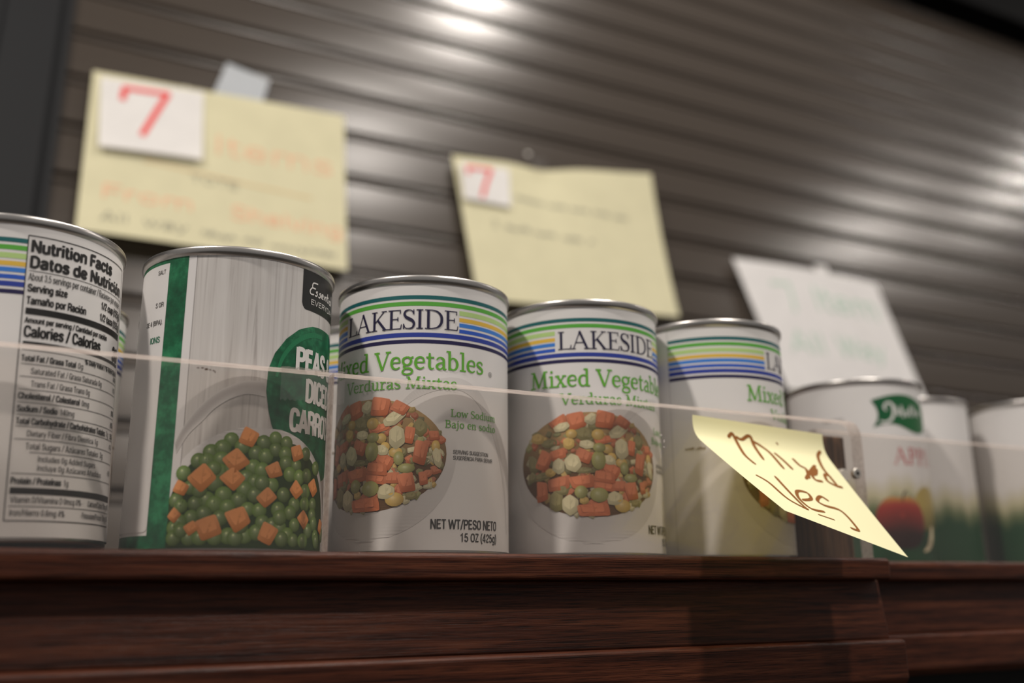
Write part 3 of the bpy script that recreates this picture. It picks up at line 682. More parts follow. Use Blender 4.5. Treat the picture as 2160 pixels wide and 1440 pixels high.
def shut_box(name, x0, x1, q0, q1, d0, d1, mat_):
    vs_ = [shut(x, q, d) for d in (d0, d1) for q in (q0, q1) for x in (x0, x1)]
    fs = [(0, 2, 3, 1), (4, 5, 7, 6), (0, 1, 5, 4), (2, 6, 7, 3), (0, 4, 6, 2), (1, 3, 7, 5)]
    return mesh_obj(name, vs_, fs, mat_)
post = empty('trim_1', shut(-0.08, -0.55))
tag(post, 'blue-grey metal guide post at the left end of the shutter', kind='structure')
def post_part(name, *a):
    o = shut_box(name, *a)
    o.parent = post
    o.matrix_parent_inverse = Matrix.Translation(-Vector(shut(-0.08, -0.55)))
post_part('guide_channel', -0.038, -0.0225, -0.57, 0.86, -0.02, 0.006, MAT['post'])
post_part('post_face', -0.150, -0.036, -0.57, 0.86, -0.02, 0.014, MAT['post'])
post_part('post_rib', -0.096, -0.090, -0.57, 0.86, 0.0138, 0.018, MAT['post'])
wl = shut_box('wall_left', -2.4, -0.150, -0.57, 2.4, -0.05, -0.01, MAT['post'])
tag(wl, 'dark grey wall beyond the shutter post', kind='structure')
hood = shut_box('trim_2', -0.150, 2.9, 0.795, 2.4, -0.05, 0.05, MAT['hood'])
tag(hood, 'black housing above the roller shutter', kind='structure')

# ------------------------------------------------------------------ wooden display counters
def prism_x(name, prof, x0, x1, mat_, parent):
    n = len(prof)
    vs_ = [(x0, y, z) for y, z in prof] + [(x1, y, z) for y, z in prof]
    fs = [(i, (i + 1) % n, n + (i + 1) % n, n + i) for i in range(n)] + [tuple(range(n))[::-1], tuple(range(n, 2 * n))]
    o = mesh_obj(name, vs_, fs, mat_, parent)
    b = o.modifiers.new('soft', 'BEVEL')
    b.width = 0.0007
    b.segments = 2
    return o

def counter(x0, x1, dy, label, back=0.36):
    root = empty('display_counter', ((x0 + x1) / 2, 0.15 + dy, -1.06))
    tag(root, label, 'counter')
    inv = -Vector(root.location)
    def fix(o):
        o.parent = root
        o.matrix_parent_inverse = Matrix.Translation(inv)
        return o
    y = dy
    fix(prism_x('top_board', [(y - .0545, 0), (y - .0555, -.0012), (y - .0555, -.0088), (y - .0545, -.0098), (back, -.0098), (back, 0)], x0, x1, MAT['wood'], None))
    fix(prism_x('fascia_board', [(y - .0465, -.0098), (y - .0505, -.0361), (back - .01, -.0361), (back - .01, -.0098)], x0, x1 + .0008, MAT['wood'], None))
    fix(prism_x('moulding', [(y - .0575, -.0361), (y - .0585, -.0371), (y - .0585, -.0530), (y - .0555, -.0565), (back - .01, -.0565), (back - .01, -.0361)], x0, x1 + .0016, MAT['wood'], None))
    fix(prism_x('plinth', [(y - .022, -.0566), (y - .022, -1.06), (back - .01, -1.06), (back - .01, -.0566)], x0, x1 - .004, MAT['dark'], None))
    return root, fix

c1, fix1 = counter(-0.48, 0.3578, 0.0, 'dark mahogany display counter under the mixed vegetables cans, nearest the camera')
c2, fix2 = counter(0.3605, 1.6, 0.0355, 'dark mahogany display counter set back under the apple cans')

# upright end panel at the right end of the near counter, behind the acrylic
ep = bevel_box('end_panel', (0.3418, -0.0335, 0.0), (0.3592, 0.20, 0.0600), MAT['wood_v'], None, 0.0008)
tag(ep, 'dark upright wooden end panel standing behind the curled sticky note', 'panel')

# ------------------------------------------------------------------ clear acrylic fronts
def acrylic(x0, x1, y0, y1, z0, z1, rad, label, group):
    prof = [(x0, z0), (x1, z0)]
    if rad:
        for i in range(9):
            a = pi / 2 * i / 8
            prof.append((x1 - rad + rad * cos(a), z1 - rad + rad * sin(a)))
    else:
        prof.append((x1, z1))
    prof.append((x0, z1))
    n = len(prof)
    b = 0.0006                                       # softened top arris
    vs_ = [(x, y0, z) for x, z in prof] + [(x, y1, z) for x, z in prof]
    fs = [tuple(range(n)), tuple(range(n, 2 * n))[::-1]]
    fm = [0, 0]
    for i in range(n):
        j = (i + 1) % n
        fs.append((i, n + i, n + j, j))
        fm.append(1 if i else 0)
    o = mesh_obj('acrylic_panel', vs_, fs, [MAT['acrylic'], MAT['edge']], None, False, fm)
    tag(o, label, 'panel', group)
    return o
pan_l = acrylic(-0.46, 0.0936, -0.0456, -0.0386, 0.0002, 0.0655, 0, 'clear acrylic guard panel in front of the nutrition-panel can and the peas can', 'clear acrylic front panels')
pan_r = acrylic(0.0940, 0.3584, -0.0456, -0.0386, 0.0002, 0.0655, 0.007, 'clear acrylic guard panel with rounded corner carrying the curled sticky note', 'clear acrylic front panels')
acrylic(0.3640, 1.58, -0.0100, -0.0045, 0.0002, 0.0680, 0, 'clear acrylic guard panel in front of the apple cans', 'clear acrylic front panels')

def scuff(parent, spots, col):
    a = Art()
    rg = random.Random(5)
    for x, z, w_, h in spots:
        a.poly([(x + w_ * cos(t) * rg.uniform(.5, 1.1), z + h * sin(t) * rg.uniform(.5, 1.1)) for t in [2 * pi * i / 9 for i in range(9)]], col, 0)
    a.build('scuff_mark', lambda u, v, l: (u / 1000, -.0457, v / 1000), MAT['marker'], parent)
scuff(pan_l, [(45.2, 62.7, .6, .25), (46.6, 62.9, .8, .3), (47.9, 62.5, .9, .55), (49.2, 62.4, .8, .25), (50.4, 62.2, .4, .3), (51.0, 61.8, .25, .5)], (.09, .05, .035, 1))
scuff(pan_r, [(236.6, 53.6, .5, .2), (239.8, 51.6, .8, .5), (241.2, 49.0, .5, .9), (238.4, 48.2, .9, .25), (241.0, 46.4, .5, .3)], (.62, .56, .52, 1))

# screw with a nylon spacer fixing the panel to the end panel
sc = empty('panel_screw', (0.3520, -0.0452, 0.0400))
tag(sc, 'small metal screw with white spacer fixing the acrylic to the wooden end panel', 'screw')
def cyl_y(name, r, y0, y1, mat_, parent, seg=20, hole=False):
    vs_, fs = [], []
    ring = [(r * .86, y0), (r, y0 + (y1 - y0) * .18), (r, y1)]
    for rr_, yy in ring:
        for i in range(seg):
            a = 2 * pi * i / seg
            vs_.append((rr_ * cos(a), yy, rr_ * sin(a)))
    for k in range(2):
        for i in range(seg):
            j = (i + 1) % seg
            fs.append((k * seg + i, k * seg + j, (k + 1) * seg + j, (k + 1) * seg + i))
    fs.append(tuple(range(seg))[::-1])
    fs.append(tuple(range(2 * seg, 3 * seg)))
    return mesh_obj(name, vs_, fs, mat_, parent, False)
cyl_y('screw_head', 0.0026, -0.0020, 0.0, MAT['screw'], sc)
cyl_y('screw_socket', 0.0010, -0.00215, -0.0019, MAT['dark'], sc)
cyl_y('spacer', 0.0032, 0.0061, 0.0118, MAT['nylon'], sc)

# strip of clear tape over the joint of the two panels
tv, tf = [], []
nx_ = 26
random.seed(4)
for i in range(nx_ + 1):
    x = 0.0742 + (0.0980 - 0.0742) * i / nx_
    zb = 0.0535 + (0.0008 if i % 2 else 0) + random.uniform(-.0002, .0002)
    tv += [(x, -0.0459, zb), (x, -0.0459, 0.0660 + random.uniform(0, .0004)), (x, -0.0400, 0.0661)]
for i in range(nx_):
    a = 3 * i
    tf += [(a, a + 3, a + 4, a + 1), (a + 1, a + 4, a + 5, a + 2)]
tp = mesh_obj('clear_tape', tv, tf, MAT['tape'])
tag(tp, 'strip of clear tape bridging the joint between the two acrylic panels', 'tape')

# ------------------------------------------------------------------ cans
def can_shell(root, Rr, H):
    d = Rr - 0.0381
    lathe('body', [(.0368 + d, .0024), (.0368 + d, H - .0037)], MAT['tin_dull'], root, 128)
    lathe('bottom_rim', [(.0338 + d, .0030), (.0342 + d, .0003), (.0350 + d, 0), (.0360 + d, 0), (.0365 + d, .0004), (.0366 + d, .0012), (.0364 + d, .0018), (.0368 + d, .0026)], MAT['tin'], root, 128)
    lathe('top_rim', [(.0368 + d, H - .0040), (.0374 + d, H - .0034), (.0380 + d, H - .0028), (.0382 + d, H - .0019), (.0382 + d, H - .0009), (.0380 + d, H - .0002), (.0375 + d, H), (.0368 + d, H - .0002), (.0363 + d, H - .0012), (.0361 + d, H - .0045)], MAT['tin'], root, 128)
    lathe('lid', [(.0361 + d, H - .0045), (.0335 + d, H - .0045), (.0330 + d, H - .0039), (.0300 + d, H - .0039), (.0295 + d, H - .0044), (.0240, H - .0044), (.0235, H - .0039), (.0002, H - .0039)], MAT['tin_dull'], root, 96)
    lathe('base', [(.0002, .0032), (.0300, .0032), (.0320, .0022), (.0338 + d, .0030)], MAT['tin_dull'], root, 64)

def label_sheet(root, Rl, v0, v1, mat_, seg=160):
    return lathe('label', [(Rl, v0 / 1000), (Rl, v1 / 1000)], mat_, root, seg)

def lerp(a, b_, t):
    return tuple(x + (y - x) * t for x, y in zip(a, b_))

BLACK = (0.012, 0.011, 0.011, 1)
GREY = (0.10, 0.095, 0.09, 1)
GREEN_T = srgb(96, 168, 52)

def round_piece(art, u, v, ru, rv, col, lift, rng, dark=0.45):
    """printed pea / kernel: lit from the upper left in the picture"""
    n = 14
    vs_, cs, fs = [(u - ru * .25, v + rv * .3)], [lerp(col, (1, 1, .9, 1), .30)], []
    for k, s in enumerate((.35, .72, 1.0)):
        for i in range(n):
            a = 2 * pi * i / n
            x, y = cos(a), sin(a)
            vs_.append((u - ru * .25 * (1 - s) + ru * s * x, v + rv * .3 * (1 - s) + rv * s * y))
            sh = 0.5 + 0.5 * (-.45 * x + .89 * y)
            base = lerp(tuple(c * dark for c in col[:3]) + (1,), col, .25 + .75 * sh)
            cs.append(lerp(lerp(col, (1, 1, .9, 1), .14), base, s))
    for i in range(n):
        j = (i + 1) % n
        fs.append((0, 1 + i, 1 + j))
        for k in range(2):
            fs.append((1 + k * n + i, 1 + (k + 1) * n + i, 1 + (k + 1) * n + j, 1 + k * n + j))
    art.add(vs_, fs, cs, lift)

def chunk(art, u, v, w, h, ang, col, lift, rng, n=4):
    """printed diced piece: rounded uneven block with a lighter top face and a darker lower edge"""
    a0 = R_(ang)
    cor = []
    for i in range(n):
        a = 2 * pi * (i + .5) / n + rng.uniform(-.16, .16)
        k = 1.30 if n == 4 else 1.06
        cor.append((w / 2 * k * cos(a) * rng.uniform(.86, 1.08), h / 2 * k * sin(a) * rng.uniform(.86, 1.08)))
    pts = []
    for i in range(n):
        p0, p1 = cor[i], cor[(i + 1) % n]
        for t, bul in ((.08, 1.0), (.5, 1.03), (.92, 1.0)):
            pts.append(((p0[0] + (p1[0] - p0[0]) * t) * bul, (p0[1] + (p1[1] - p0[1]) * t) * bul))
    out, cs = [], []
    lo = tuple(c * .58 for c in col[:3]) + (1,)
    hi = lerp(col, (1, .95, .8, 1), .12)
    for x, y in pts:
        X_, Y_ = x * cos(a0) - y * sin(a0), x * sin(a0) + y * cos(a0)
        out.append((u + X_, v + Y_))
        sh = .55 + .5 * Y_ / (max(w, h) / 2) - .15 * X_ / (max(w, h) / 2)
        cs.append(lerp(lo, hi, max(0, min(1, sh))))
    art.poly(out, cs, lift)
    q = [(u + (x - u) * .70 - w * .03, v + (y - v) * .62 + h * .10) for x, y in out]
    art.poly(q, lerp(col, (1, .95, .8, 1), .10), lift + .0002)

# ---- striped "mixed vegetables" label, shared by all cans of this kind
RL = 0.0372
def lakeside_can(name):
    root = empty(name)
    can_shell(root, .0381, .1127)
    lab = label_sheet(root, RL, 1.6, 109.3, MAT['paper'])
    fn = wrap(RL)
    a = Art()
    S = [((102.3, 104.0), srgb(24, 96, 98)), ((99.5, 101.3), srgb(88, 168, 62)), ((96.4, 98.4), srgb(178, 208, 132)),
         ((93.7, 95.4), srgb(222, 182, 72)), ((91.4, 93.1), srgb(58, 124, 208)), ((88.9, 90.5), srgb(44, 88, 188)),
         ((86.2, 88.1), srgb(44, 62, 152)), ((83.6, 85.2), srgb(34, 28, 72))]
    for i, ((v0, v1), col) in enumerate(S):
        if i in (2, 3, 4, 5):
            a.rect(-77, -27.0, v0, v1, col)
            a.rect(26.6, 77, v0, v1, col)
        else:
            a.rect(-77, 77, v0, v1, col)
    a.rect(-77.3, -77.05, 3.2, 109.0, (.45, .44, .43, 1), .04)
    a.build('stripes', fn, MAT['ink'], lab)
    # lettering, one piece of print per line
    DK = (.03, .028, .028, 1)
    def line(nm, fnc):
        a_ = Art()
        fnc(a_)
        a_.build(nm, fn, MAT['ink'], lab)
    line('brand_name', lambda q: serif(q, 'LAKESIDE', -25.9, 26.2, 89.7, 8.2, srgb(34, 30, 62), CAPS))
    line('product_name', lambda q: serif(q, 'Mixed Vegetables', -39.4, 38.8, 72.8, 7.7, GREEN_T, LOW))
    line('product_name', lambda q: serif(q, 'Verduras Mixtas', -25.2, 25.8, 64.9, 4.9, GREEN_T, LOW))
    line('diet_claim', lambda q: serif(q, 'Low Sodium', 23.0, 46.4, 53.9, 3.0, GREEN_T, LOW))
    line('diet_claim', lambda q: serif(q, 'Bajo en sodio', 20.7, 46.4, 49.4, 3.0, GREEN_T, LOW))
    line('serving_note', lambda q: text(q, 'SERVING SUGGESTION', 24.2, 39.0, 1.6, 17.4, GREY, weight=.13))
    line('serving_note', lambda q: text(q, 'SUGERENCIA PARA SERVIR', 24.2, 36.7, 1.6, 20.0, GREY, weight=.13))
    line('net_weight', lambda q: text(q, 'NET WT/PESO NETO', 15.3, 9.7, 3.7, 31.8, DK, weight=.135))
    line('net_weight', lambda q: text(q, '15 OZ (425g)', 47.1, 4.9, 3.3, 19.8, DK, weight=.135, align='R'))
    line('date_stamp', lambda q: scribble(q, -70.5, 49.6, 1.5, 9.5, srgb(120, 96, 60), .2, .3, 3))
    def kmark(q):
        q.ribbon([(43 + 1.0 * cos(2 * pi * i / 14), 73.6 + 1.0 * sin(2 * pi * i / 14), .2) for i in range(15)], GREY, .2, sub=2)
        text(q, 'U', 43, 73.05, 1.0, None, GREY, weight=.2, align='C')
    line('round_mark', kmark)
    # picture of the bowl
    a = Art()
    white = (0.72, 0.70, 0.685, 1)
    gr = (0.585, 0.563, 0.55, 1)
    arch = [(2.0, 56.5), (8, 62.0), (16, 66.0), (24, 67.6), (31, 66.2), (37.5, 61.5), (43, 54), (48.5, 45), (53, 34), (56.5, 22), (58.5, 9)]
    wid = [2.0, 3.2, 4.2, 4.8, 4.8, 4.4, 3.6, 2.8, 2.2, 1.6, 1.0]
    a.ribbon([(q[0], q[1], w_) for q, w_ in zip(arch, wid)], (0.63, 0.61, 0.595, 1), .05, sub=8)
    def bowlcol(u, v):
        s = max(0, min(1, (46 - v) / 14))
        t = max(0, min(1, (u + 46) / 30))
        d = max(0, min(1, (v - 4) / 10))
        return lerp(white, gr, s * (.35 + .65 * t) * (.35 + .65 * d))
    vrow = [5.2 + 41 * i / 30 for i in range(31)]
    def bowl_w(v):
        w_ = 37.5 * math.sqrt(max(0, 1 - ((v - 40) / 35.0) ** 2)) if v < 40 else 37.5
        return -11.8 - w_, -11.8 + w_
    a.spans(vrow, bowl_w, bowlcol, .08, 80)
    a.ellipse(-11.7, 38.8, 33.2, 22.6, lambda u, v: lerp(srgb(96, 68, 40), srgb(172, 142, 96), max(0, min(1, (v - 34) / 20))), .12, 80, 30)
    rng = random.Random(7)
    PAL = {'c': srgb(214, 110, 54), 'p': srgb(222, 212, 168), 'y': srgb(226, 188, 96), 'o': srgb(134, 124, 62), 'g': srgb(166, 164, 92)}
    k = 0
    for i in range(230):
        r, th = rng.random() ** .42, rng.uniform(0, 2 * pi)
        u, v = -11.6 + 32.4 * r * cos(th), 38.8 + 21.8 * r * sin(th)
        c = PAL[rng.choice('cccppyogo')]
        fx = rng.uniform(.55, .95)
        c = tuple(x * fx for x in c[:3]) + (1,)
        chunk(a, u, v, rng.uniform(2.4, 4.8), rng.uniform(2.0, 3.6), rng.uniform(-60, 60), c, .18 + k * .0003, rng, 4 if rng.random() < .6 else 6)
        k += 1
    for (ty, u, v, w_, h, ang) in VEG:
        c = PAL[ty]
        fx = rng.uniform(.84, 1.1)
        c = tuple(min(1, x * fx) for x in c[:3]) + (1,)
        L = .27 + (k - 230) * .0006
        if ty in 'g' or (ty == 'y' and rng.random() < .5):
            round_piece(a, u, v, w_ * .54, h * .56, c, L, rng)
        else:
            chunk(a, u, v, w_ * 1.1, h * 1.12, ang + rng.uniform(-12, 12), c, L, rng, 4 if ty == 'c' else 6)
        k += 4
    a.build('bowl_picture', fn, MAT['ink'], lab)
    # nutrition panel on the back of the label
    a = Art()
    B = 71.3
    Lb = 5.6 + B
    Rb = 52.0 + B
    lw = .32
    for v in (105.5, 6.9):
        a.rect(Lb, Rb, v - lw / 2, v + lw / 2, BLACK, .15)
    for u in (Lb, Rb):
        a.rect(u - lw / 2, u + lw / 2, 6.9, 105.5, BLACK, .15)
    def rule(v, u0=6.6, th=.2):
        a.rect(u0 + B, 51.2 + B, v - th / 2, v + th / 2, BLACK, .15)
    for v, u0 in ((92.6, 6.6), (64.3, 6.6), (59.4, 6.6), (55.0, 6.6), (50.6, 6.6), (46.2, 6.6), (41.9, 6.6), (38.0, 6.6), (33.7, 6.6), (29.4, 11.5), (22.3, 6.6), (11.6, 6.6)):
        rule(v, u0)
    for v0, v1 in ((76.9, 79.2), (15.6, 17.7), (66.3, 67.3)):
        a.rect(6.6 + B, 51.2 + B, v0, v1, BLACK, .15)
    bold, med, reg = .22, .185, .10
    rows = [('Nutrition Facts', 6.6, 99.5, 4.5, 33.9, bold), ('Datos de Nutrición', 6.6, 93.7, 4.4, 43.0, bold),
            ('About 3.5 servings per container / Raciones por envase', 6.6, 89.1, 2.7, 58 - 15, reg),
            ('Serving size', 6.6, 85.0, 2.8, 13.4, med), ('Tamaño por Ración', 6.6, 80.5, 2.8, 21.2, med),
            ('Amount per serving / Cantidad por ración', 6.6, 73.8, 2.0, 33.2, med),
            ('Calories / Calorías', 6.6, 68.8, 4.0, 29.5, med),
            ('Total Fat / Grasa Total', 6.6, 60.4, 2.1, 18.6, med), ('0g', 25.9, 60.4, 2.1, 2.4, reg),
            ('Saturated Fat / Grasa Saturada 0g', 9.8, 56.0, 2.2, 28.6, reg), ('Trans Fat / Grasa Trans 0g', 10.2, 51.6, 2.2, 22.0, reg),
            ('Cholesterol / Colesterol', 6.6, 47.3, 2.2, 21.2, med), ('0mg', 28.6, 47.3, 2.2, 3.6, reg),
            ('Sodium / Sodio', 6.6, 42.9, 2.2, 13.0, med), ('140mg', 20.4, 42.9, 2.2, 5.6, reg),
            ('Total Carbohydrate / Carbohidratos Totales', 6.6, 38.7, 2.2, 36.6, med), ('7g', 44.0, 38.7, 2.2, 2.2, reg),
            ('Dietary Fiber / Fibra Dietética 1g', 10.2, 34.7, 2.1, 28.2, reg), ('Total Sugars / Azúcares Totales  3g', 10.2, 30.4, 2.2, 32.2, reg),
            ('Includes 0g Added Sugars', 14.2, 26.4, 2.0, 23.5, reg), ('Incluye 0g Azúcares Añadidos', 14.2, 23.4, 2.0, 27.8, reg),
            ('Protein / Proteínas', 6.6, 18.8, 2.2, 16.2, med), ('1g', 23.6, 18.8, 2.2, 2.0, reg),
            ('Vitamin D/Vitamina D 0mcg 0% •', 7.0, 12.7, 2.1, 25.6, reg), ('Calcium/Calcio 10mg 0%', 34.8, 12.7, 2.1, 16.2, reg),
            ('Iron/Hierro 0.6mg 4%', 7.0, 8.5, 2.1, 18.0, reg), ('• Potassium/Potasio 70mg 0%', 31.4, 8.5, 2.1, 19.6, reg)]
    for body, u, v, cap, wd, bo in rows:
        text(a, body, u + B, v, cap, wd, BLACK, .20, bo)
    for body, v, cap, wd, bo in (('1/2 cup (125g)', 85.0, 2.7, 16.0, med), ('1/2 taza (125g)', 80.5, 2.7, 16.4, med), ('30', 67.8, 5.4, 6.0, bold),
                                 ('% Daily Value / % Valor Diario', 61.7 + .9, 1.8, 22.0, med), ('0%', 60.3, 1.7, 3, med), ('0%', 56.0, 2.0, 3, reg), ('0%', 47.3, 2.0, 3, med),
                                 ('6%', 42.9, 2.0, 3, med), ('3%', 38.7, 2.0, 3, med), ('4%', 34.7, 2.0, 3, reg), ('0%', 25, 2.0, 3, reg)):
        text(a, body, 50.9 + B, v, cap, wd, BLACK, .20, bo, 'R')
    a.build('nutrition_panel', fn, MAT['ink'], lab)
    return root

def place(root, x, y, uc, label, group, Rl=RL):
    root.location = (x, y, 0.0002)
    root.rotation_euler = (0, 0, uc / (Rl * 1000))
    tag(root, label, 'can', group)
    return root

proto = lakeside_can('vegetable_can')
G1 = 'cans of mixed vegetables on the near counter'
front = [(0.1466, 0.0, -25.3, 'white striped mixed vegetables can standing right of the peas and carrots can'),
         (0.2262, 0.0, -3.2, 'white striped mixed vegetables can showing its whole bowl picture, standing between two like it'),
         (0.3026, 0.0, 33.4, 'white striped mixed vegetables can half hidden behind the curled sticky note'),
         (-0.0130, 0.0040, -73.2, 'white can turned to its black and white nutrition panel, at the far left'),
         (-0.0085, 0.0885, 112.0, 'back-row striped can glimpsed just right of the nutrition panel can'),
         (0.0725, 0.0850, -35.0, 'back-row striped can glimpsed just left of the peas and carrots can'),
         (0.1510, 0.0800, 38.0, 'back-row striped can glimpsed between the peas can and its right neighbour')]
for i, (x, y, uc, lb) in enumerate(front):
    o = proto if i == 0 else copy_tree(proto)
    place(o, x, y, uc, lb, G1)
    if i == 3:                                # this one stands a little askew
        o.rotation_mode = 'QUATERNION'
        o.rotation_quaternion = Vector((0, 0, 1)).rotation_difference(Vector((-.034, .024, 1))) @ Matrix.Rotation(uc / 37.2, 3, 'Z').to_quaternion()
        o.location.z = .0016

# ---- peas and diced carrots can
peas = empty('peas_can')
can_shell(peas, .0381, .1127)
lab = label_sheet(peas, RL, 1.4, 109.3, MAT['woodprint'])
fn = wrap(RL)
a = Art()
WHITE = (0.72, 0.70, 0.685, 1)
a.rect(-92, -26.4, 1.4, 109.3, WHITE, .04)            # base for the green strip
a.rect(-26.4, -23.2, 1.4, 109.3, (0.70, 0.68, 0.67, 1), .04)
a.rect(-23.2, -22.9, 1.4, 109.3, (0.36, 0.34, 0.33, 1), .045)
a.rect(30.0, 30.3, 1.4, 109.3, (0.42, 0.40, 0.39, 1), .045)
# pale dish and its shaded rim in the picture
n = len(PLATE_OUT)
PLATE_OUT, PLATE_IN = catmull(PLATE_OUT, 5), catmull(PLATE_IN, 5)
n = len(PLATE_OUT)
dish = []
for i in range(n):
    dish.append((PLATE_OUT[i], PLATE_IN[i]))
vs_, cs = [], []
K = 7
for o_, i_ in dish:
    for j in range(K):
        t = j / (K - 1)
        vs_.append((o_[0] + (i_[0] - o_[0]) * t, o_[1] + (i_[1] - o_[1]) * t))
        cs.append(lerp((0.60, 0.575, 0.56, 1), (0.42, 0.395, 0.38, 1), sin(pi * t ** .8)))
a.add(vs_, [(K * i + j, K * i + j + 1, K * i + K + j + 1, K * i + K + j) for i in range(n - 1) for j in range(K - 1)], cs, .10)
a.build('wood_border', fn, MAT['ink'], lab)
# green strip and badge
a = Art()
a.rect(-35.2, -26.4, 1.4, 109.3, (0, .1, .05, 1), .09, 1.0)
a.rect(-92, -26.4, 1.4, 6.0, (0, .1, .05, 1), .055)
a.rect(-92, -26.4, 107.6, 109.3, (0, .1, .05, 1), .055)
badge_l = [(q[1], q[0]) for q in BADGE]
def badge_u(v):
    if v <= badge_l[0][0]:
        uL = 8.5 + max(0, (45 - v)) * .55
    else:
        uL = badge_l[-1][1]
        for (v0, u0), (v1, u1) in zip(badge_l[:-2], badge_l[1:-1]):
            if v0 <= v <= v1:
                uL = u0 + (u1 - u0) * (v - v0) / (v1 - v0)
                break
    uR = 32 + (32 - 25.5) + 17 * math.sqrt(max(0, 1 - ((v - 58) / 29.7) ** 2)) if v < 87.5 else 32
    return uL, max(uL + .01, uR)
a.spans([24 + i * 1.0 for i in range(21)] + [45 + i * .9 for i in range(1, 46)] + [86.2, 86.9, 87.4], badge_u, (0, .1, .05, 1), .10, 44)
a.build('green_print', fn, MAT['greenprint'], lab)
# badge relief and the black corner flag
a = Art()
a.ribbon([(9.2, 64, 1.0), (11.0, 71, 1.5), (15, 77, 1.8), (20, 81, 2.0), (26, 83.5, 2.0), (33, 84, 1.6)], srgb(36, 118, 78), .15)
a.spans([92.9, 93.3, 94.2, 95.5] + [96 + i for i in range(14)], lambda v: (18.9 + (0 if v > 95.4 else (95.5 - v) ** 2 * .26), 62), (0.012, 0.012, 0.012, 1), .10, 44)
a.spans([1.4, 2.1] + [2.8 + i * 1.4 for i in range(30)] + [44.3], lambda v: (max(-22.9, 6 - 36.5 * math.sqrt(max(0, 1 - ((v - 11.5) / 33.3) ** 2))), 6 + 36.5 * math.sqrt(max(0, 1 - ((v - 11.5) / 33.3) ** 2))), lambda u, v: lerp((0.68, 0.66, 0.65, 1), (0.60, 0.58, 0.57, 1), max(0, min(1, (v - 30) / 14))), .20, 60)
a.build('flag_and_dish', fn, MAT['ink'], lab)
# printed peas and carrots, cut off at the strip and at the foot of the label
a = Art()
rng = random.Random(3)
vl = [1.4] + [2.7 + i * 1.6 for i in range(25)]
def pile(v):
    w_ = 33.2 * math.sqrt(max(0.0, 1 - ((v - 10.5) / 31.0) ** 2)) if v > 10.5 else 33.5
    return max(-26.3, 6 - w_), 6 + w_ + 1.5
a.spans(vl, pile, srgb(38, 62, 22), .24, 60)
PG = srgb(104, 138, 50)
for k, (u, v) in enumerate(PEAS):
    if v < 4.6:
        v = 4.9
    r = 2.75 * rng.uniform(.93, 1.08)
    fx = rng.uniform(.72, 1.12)
    c = tuple(x * fx for x in PG[:3]) + (1,)
    u = max(u, -26.3 + r * .98)
    round_piece(a, u, v, r, r, c, .30 + .0007 * k, rng, .20)
    a.disc(u - r * .22, v + r * .34, r * .13, srgb(208, 222, 160), .3012 + .0007 * k, 7)
OR = srgb(236, 144, 56)
for k, (u, v, s) in enumerate(CARROTS):
    fx = rng.uniform(.85, 1.08)
    c = tuple(min(1, x * fx) for x in OR[:3]) + (1,)
    u = max(u, -26.2 + s)
    v = max(v, 2.8 + s)
    chunk(a, u, v, s * 1.88, s * 1.88, rng.uniform(10, 80), c, .40 + .002 * k, rng, 4)
a.build('peas_picture', fn, MAT['ink'], lab)
# lettering
a = Art()
LT = (0.72, 0.70, 0.68, 1)
text(a, 'PEAS &', 17.2, 68.2, 8.8, 27, LT, .26, .21)
text(a, 'DICED', 23.0, 56.6, 8.9, 20.5, LT, .26, .21)
text(a, 'CARROTS', 15.6, 44.4, 8.8, 32, LT, .26, .21)
a.build('product_name', fn, MAT['ink'], lab)
a = Art()
text(a, 'EVERYDAY', 23.4, 95.6, 2.2, 21, LT, .26, .12)
scr = [[(27.6, 104.4), (24.6, 104.0), (24.2, 102.2), (26.2, 102.0)], [(24.2, 102.2), (22.8, 100.6), (23.2, 99.3), (25.2, 99.4)],
       [(27.6, 101.2), (26.6, 100.8), (27.4, 100.1), (26.9, 99.3), (25.8, 99.3)], [(30.0, 101.2), (29.0, 100.8), (29.8, 100.1), (29.2, 99.3), (28.2, 99.3)],
       [(30.6, 100.2), (32.0, 100.5), (31.8, 101.2), (30.8, 100.8), (30.8, 99.6), (32.2, 99.5)], [(33.0, 99.3), (33.6, 101.2), (33.4, 100.4), (34.8, 101.2), (34.8, 99.4)],
       [(36.6, 103.0), (36.2, 100.0), (37.2, 99.4)], [(35.6, 101.4), (37.6, 101.6)], [(38.4, 101.2), (38.2, 99.4)], [(40.6, 101.0), (39.4, 100.8), (39.4, 99.5), (40.8, 99.8), (41.0, 101.2), (41.0, 99.4)], [(42.2, 103.6), (41.9, 99.4)]]
for q_ in scr:
    a.ribbon([(x_, y_ + .5) for x_, y_ in q_], LT, .26, .55)
a.build('brand_name', fn, MAT['ink'], lab)
a = Art()
text(a, 'SALT', -37.0, 103.6, 1.7, 4.6, GREY, .26, .13, 'R')
text(a, 'S OR', -36.6, 90.5, 1.9, 4.8, GREY, .26, .15, 'R')
text(a, 'SE 4 (BPA).', -36.4, 83.6, 1.9, 10.5, GREY, .26, .15, 'R')
text(a, 'IONS', -37.0, 76.6, 2.4, 6.0, srgb(30, 110, 80), .26, .16, 'R')
a.build('small_print', fn, MAT['ink'], lab)
# white information panel with rounded corners on the strip
a = Art()
def wp(v):
    r = 2.0
    d = 0
    if v > 107.2 - r:
        d = r - math.sqrt(max(0, r * r - (v - 107.2 + r) ** 2))
    if v < 7.2 + r:
        d = r - math.sqrt(max(0, r * r - (7.2 + r - v) ** 2))
    return -92, -35.2 - d
a.spans([7.2, 7.4, 7.8, 8.5, 9.2] + [9.2 + (105.2 - 9.2) * i / 10 for i in range(1, 11)] + [105.9, 106.5, 106.9, 107.2], wp, WHITE, .16, 56)
a.build('information_panel', fn, MAT['ink'], lab)
place(peas, 0.0655, 0.0, 0.0, 'peas and diced carrots can with green strip and whitewashed wood label', None)

